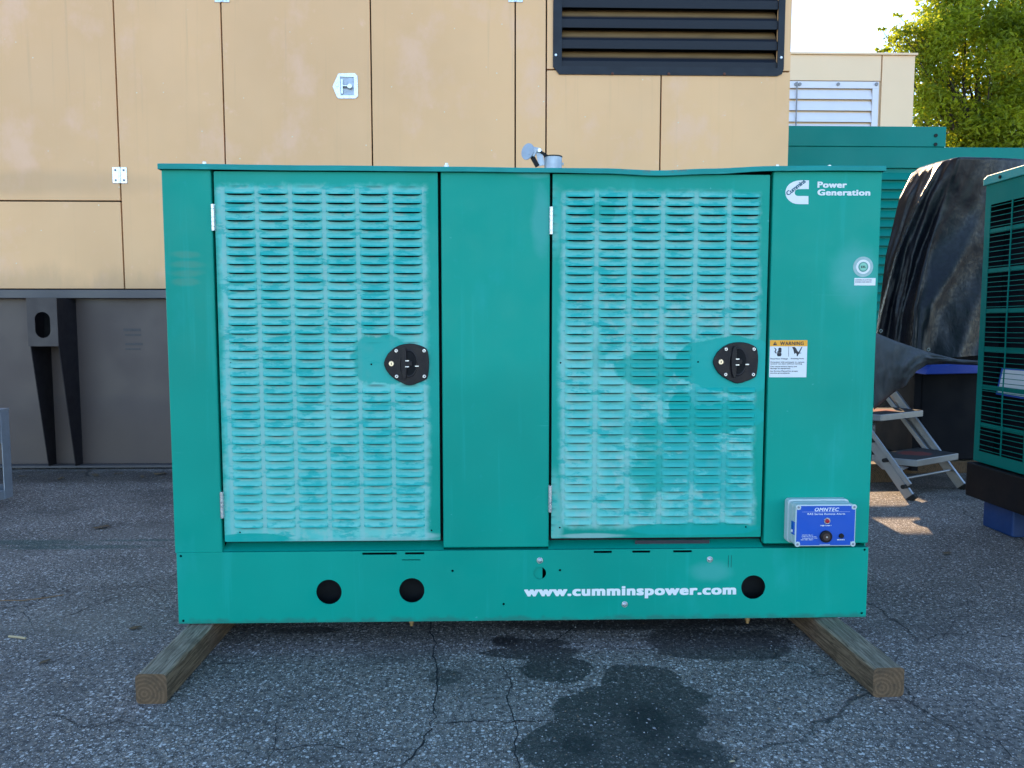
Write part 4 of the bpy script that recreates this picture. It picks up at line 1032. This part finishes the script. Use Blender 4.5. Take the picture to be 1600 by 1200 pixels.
for z, b in ((.24, .012), (.50, .26), (.76, .50)):
    c4 = [LPt(.075, b, z), LPt(.555, b, z), LPt(.555, b+.27, z), LPt(.02, b+.27, z), LPt(.02, b+.12, z)]
    lo = [p - Vector((0, 0, .042)) for p in c4]
    MBt = MB().add(c4+lo, [(0,1,2,3,4), (9,8,7,6,5)] + [(k, (k+1) % 5, (k+1) % 5+5, k+5) for k in range(5)])
    tr = MBt.build('tread', M['alu'], ld, bevel=.003)
    cx2 = sum(c4, Vector())/5
    c5 = [cx2 + (p-cx2)*.95 + Vector((0, 0, .0012)) for p in c4]
    MB().add(c5 + [p + Vector((0, 0, .002)) for p in c5], [(4,3,2,1,0), (5,6,7,8,9)] + [(k, (k+1) % 5, (k+1) % 5+5, k+5) for k in range(5)]).build('tread_mat', mat_m, tr)
    MB().add([LPt(.02, b+.02, z-.043), LPt(.03, b+.26, z-.043), LPt(.03, b+.20, z-.085), LPt(.02, b+.08, z-.085), LPt(.026, b+.02, z-.043), LPt(.036, b+.26, z-.043), LPt(.036, b+.20, z-.085), LPt(.026, b+.08, z-.085)],
        [(0,1,2,3),(7,6,5,4),(0,4,5,1),(1,5,6,2),(2,6,7,3),(3,7,4,0)]).build('tread_bracket', M['alu'], tr)
MB().cyl(LPt(.01, .075, .115), LPt(LW-.01, .075, .115), .008, 12).build('cross_brace', M['alu'], ld)
# ------------------------------------------------------------------ galvanised stand at the left edge
sf = thing('metal_stand', (-3.4, 4.6, 0), 'galvanised steel frame stand cut off by the left edge of the photo', 'stand')
X_, zt3 = -3.04, .55
for xa, ya in ((X_-.045, 4.80), (X_-.75, 4.80), (X_-.045, 4.1), (X_-.75, 4.1)):
    MB().box(xa, xa+.045, ya+.076, ya+.08, .0, zt3-.002).box(xa+.041, xa+.045, ya, ya+.0755, .0, zt3-.002).build('leg', M['galv'], sf)
MB().box(X_-.75, X_+.002, 4.1, 4.884, zt3, zt3+.012).build('top_plate', M['galv'], sf)
MB().box(X_-.06, X_-.0045, 4.181, 4.799, .0, .055).build('bottom_rail', M['galv'], sf)
MB().box(X_-.70, X_-.046, 4.82, 4.86, .03, .08).build('bottom_rail', M['galv'], sf)
MB().prism_x([(4.799, zt3-.002), (4.60, zt3-.002), (4.799, zt3-.20)], X_-.010, X_-.006).build('gusset', M['galv'], sf)
# ------------------------------------------------------------------ loose timbers and litter on the ground
def block(px, py, w, d, h, rot, label, mat):
    p = onZ(px, py); b = MB()
    b.box(-w/2, w/2, -d/2, d/2, 0.001, h); b.v = [(p.x + x*math.cos(rot)-y*math.sin(rot), p.y + x*math.sin(rot)+y*math.cos(rot), z) for x, y, z in b.v]
    o = b.build('wood_block', mat, bevel=.004); return tag(o, label, 'wood block')
wm_ = wood_material('block_wood', 8.1, 1.3)
block(1350, 752, .35, .10, .13, .05, 'pale wood block on the ground left of the stepladder', wm_)
block(1440, 738, .8, .09, .09, .03, 'long dark wood block on the ground behind the stepladder', wm_)
M['twig'] = simple('twig_brown', (.20, .11, .05), .8, var=.3)
M['straw'] = simple('pale_straw', (.42, .33, .20), .8, var=.2)
M['leaf_dry'] = simple('dry_leaf', (.10, .065, .030), .8, var=.3)
def twig(pts, r, mat, label):
    mb = MB(); P = [onZ(*p) + Vector((0, 0, r*1.1)) for p in pts]
    for a, b in zip(P, P[1:]): mb.cyl(a, b, r, 6)
    tag(mb.build('twig', mat), label, 'twig')
twig([(14,996),(26,997),(40,999)], .004, M['straw'], 'short pale wood splinter on the asphalt at far left')
twig([(0,939),(35,939),(70,935),(100,930)], .002, M['twig'], 'long thin bent twig on the asphalt at the left edge')
def leaf(px, py, s, rot, mat, label):
    p = onZ(px, py); vs = []; n = 8
    for k in range(n):
        a = 2*math.pi*k/n; r_ = s*(1+.25*random.random()); x, y = r_*math.cos(a), r_*.45*math.sin(a)
        vs.append((p.x + x*math.cos(rot)-y*math.sin(rot), p.y + x*math.sin(rot)+y*math.cos(rot), .003 + .35*s*abs(math.sin(a*1.5))*random.uniform(.5, 1)))
    vs.append((p.x, p.y, .006+.2*s)); o = MB().add(vs, [(k, (k+1) % n, n) for k in range(n)]).build('dry_leaf', mat, smooth=True); tag(o, label, 'leaf')
leaf(158, 826, .040, .6, M['leaf_dry'], 'curled brown leaf on the asphalt left of the generator, below the brown base')
leaf(70, 1036, .020, .8, M['leaf_dry'], 'small dark leaf scrap on the asphalt left of the left timber')
leaf(211, 983, .022, .3, M['leaf_dry'], 'dark scrap on the asphalt just behind the left timber end')
leaf(1480, 866, .024, .1, M['leaf_dry'], 'dark brown leaf on the asphalt in front of the stepladder')
for k, (a, b) in enumerate(((35, 745), (95, 749), (150, 744), (186, 741), (222, 746), (250, 742))):
    leaf(a, b, .028 + .006*(k % 3), k*1.3, M['leaf_dry'], ('leftmost','second','third','fourth','fifth','rightmost')[k] + ' brown leaf in the row of litter along the foot of the brown base')
leaf(1144, 1192, .008, .1, M['straw'], 'tiny yellow leaf on the asphalt at the bottom between oil stain and right timber')
# loose grit that has come out of the asphalt
def grit():
    vs, fs, ms = [], [], []
    base = [(1,0,0),(-1,0,0),(0,1,0),(0,-1,0),(0,0,.7),(0,0,-.4)]; bf = [(0,2,4),(2,1,4),(1,3,4),(3,0,4),(2,0,5),(1,2,5),(3,1,5),(0,3,5)]
    mb = MB(); rnd = random.Random(3)
    for i in range(15000):
        y = 1.55 + 4.4*rnd.random()**1.7; x = rnd.uniform(-.74, .78)*y
        if noise.noise(Vector((x*1.7, y*1.7, 4))) < rnd.uniform(-.5, .35): continue
        s = rnd.uniform(.0012, .0034) * (1 + (rnd.random() > .97)*.8); an = rnd.random()*6.28; ca, sa = math.cos(an), math.sin(an); ax, ay = rnd.uniform(.7, 1.3)*s, rnd.uniform(.6, 1)*s
        mb.add([(x + (a*ax)*ca - (b*ay)*sa, y + (a*ax)*sa + (b*ay)*ca, c*s*.8 + s*.25) for a, b, c in base], bf, rnd.choice((0,0,0,1,1,2)))
    o = mb.build('loose_grit', [simple('grit_grey', (.17, .18, .20), .8), simple('grit_pale', (.36, .37, .38), .8), simple('grit_tan', (.22, .17, .12), .8)], origin=(0,2,0))
    tag(o, 'fine loose stones scattered over the asphalt', 'grit', kind='stuff')
grit()

# ------------------------------------------------------------------ trees
def leaf_mat(name, c0, c1):
    m = Mt(name, .55, 0, .3); t = m.t
    r = m.noise(1.1, detail=4); r2 = m.noise(6, detail=2)
    c = m.mix(m.ramp(r, .35, .65), c0, c1); c = m.mix(m.mth('MULTIPLY', m.ramp(r2, .4, .7), .5), c, tuple(x*1.35 for x in c1))
    m.out(c)
    tr = t.nodes.new('ShaderNodeBsdfTranslucent'); mxs = t.nodes.new('ShaderNodeMixShader'); mxs.inputs[0].default_value = .5
    m.set(tr.inputs[0], m.mix(.65, c, (.62, .68, .03))); t.links.new(m.b.outputs[0], mxs.inputs[1]); t.links.new(tr.outputs[0], mxs.inputs[2])
    t.links.new(mxs.outputs[0], t.nodes['Material Output'].inputs[0]); return m.m
M['leaf'] = leaf_mat('leaf_green', (.020, .055, .006), (.19, .23, .012))
M['bark'] = simple('bark', (.05, .038, .028), .9, var=.3, scale=6, bump=.6, bscale=14)
def tree(base, trunk_h, centre, rad, nclump, nleaf, ls, label, seed, extra=()):
    rnd = random.Random(seed)
    t = thing('broadleaf_tree', base, label, 'tree', 'trees behind the enclosures')
    b = Vector(base); c = Vector(centre)
    tk = MB(); prev = b; pr = .28
    for k in range(1, 7):
        u = k/6; p = b.lerp(c + Vector((0, 0, rad[2]*.3)), u) + Vector((rnd.uniform(-.15, .15), rnd.uniform(-.15, .15), 0)); r = .28*(1-u*.8)
        tk.cyl(prev, p, pr, 10, r); prev, pr = p, r
    tk.build('trunk', M['bark'], t)
    clumps = []
    for k in range(nclump):
        while True:
            q = Vector((rnd.uniform(-1, 1), rnd.uniform(-1, 1), rnd.uniform(-1, 1)))
            if .35 < q.length < 1: break
        q = Vector((q.x*rad[0], q.y*rad[1], q.z*rad[2])) + c
        clumps.append((q, rnd.uniform(.35, .85)))
    clumps += [(Vector(p), r) for p, r in extra]
    for k, (q, r) in enumerate(clumps):
        if k % 2 == 0 or k >= nclump:
            s0 = b.lerp(c, rnd.uniform(.5, 1)); mid = s0.lerp(q, .5) + Vector((rnd.uniform(-.3, .3), rnd.uniform(-.3, .3), .3))
            if k < 40 or k >= nclump: MB().cyl(s0, mid, .06 if k < nclump else .035, 6, .035 if k < nclump else .02).cyl(mid, q, .035 if k < nclump else .02, 6, .006).build('branch', M['bark'], t)
    vs, fs = [], []
    tot = sum(r**2 for _, r in clumps)
    for q, r in clumps:
        n = max(int(nleaf*r**2/tot), int(230*r) if r < .35 else 0); el = Vector((rnd.uniform(1.2, 2.4), 1, rnd.uniform(.5, 1.1))) if r < .35 else Vector((1, 1, 1)); tl_ = rnd.uniform(-.6, .6)
        for _ in range(n):
            d = Vector((rnd.gauss(0, 1), rnd.gauss(0, 1), rnd.gauss(0, .8))); d = d.normalized()*r*(rnd.random()**.45); d = Vector((d.x*el.x, d.y, d.z*el.z + d.x*tl_*(el.x-1)))
            p = q + d; s = ls*rnd.uniform(.6, 1.3)
            nrm = Vector((rnd.gauss(0, .6), rnd.gauss(0, .6), rnd.gauss(.5, .6))).normalized(); a = nrm.orthogonal().normalized()
            a.rotate(Matrix.Rotation(rnd.random()*6.28, 3, nrm)); bb = nrm.cross(a)
            i = len(vs); vs += [p - a*s, p + bb*s*.42 + nrm*s*.12, p + a*s, p - bb*s*.42 + nrm*s*.12]; fs += [(i, i+1, i+2, i+3)]
    me = bpy.data.meshes.new('crown'); me.from_pydata([tuple(v - c) for v in vs], [], fs); me.materials.append(M['leaf'])
    put('crown', me, c, t)
TYy = 20.0
def ty(px, py, y=TYy): return tuple(onY(px, py, y))
wisps = [(ty(1412, 56), .28), (ty(1425, 50), .25), (ty(1398, 44), .10), (ty(1385, 78), .10), (ty(1372, 79), .07), (ty(1395, 60), .10), (ty(1440, 40), .3), (ty(1403, 24), .07), (ty(1378, 45), .06), (ty(1415, 80), .12),
         (ty(1455, 110), .55), (ty(1450, 150), .5), (ty(1452, 190), .5), (ty(1460, 80), .5), (ty(1470, 60), .5)]
c1_ = onY(1570, 60, TYy)
tree((c1_.x, TYy+.6, 0), 4, (c1_.x-.1, TYy+.8, 6.6), (2.05, 1.3, 4.0), 105, 56000, .080, 'large yellow green tree in the sky gap at upper right with branches reaching left', 11, wisps)
c2_ = onY(1700, 40, 23)
tree((c2_.x+.4, 24, 0), 4, (c2_.x+.2, 24, 6.5), (3.0, 2.2, 5.0), 70, 26000, .11, 'darker green tree behind the large yellow green tree at the right edge', 12)
print('louvres', count)
for o in list(bpy.data.objects):
    if o.type == 'MESH' and o.name.startswith('plate'): bpy.data.objects.remove(o)
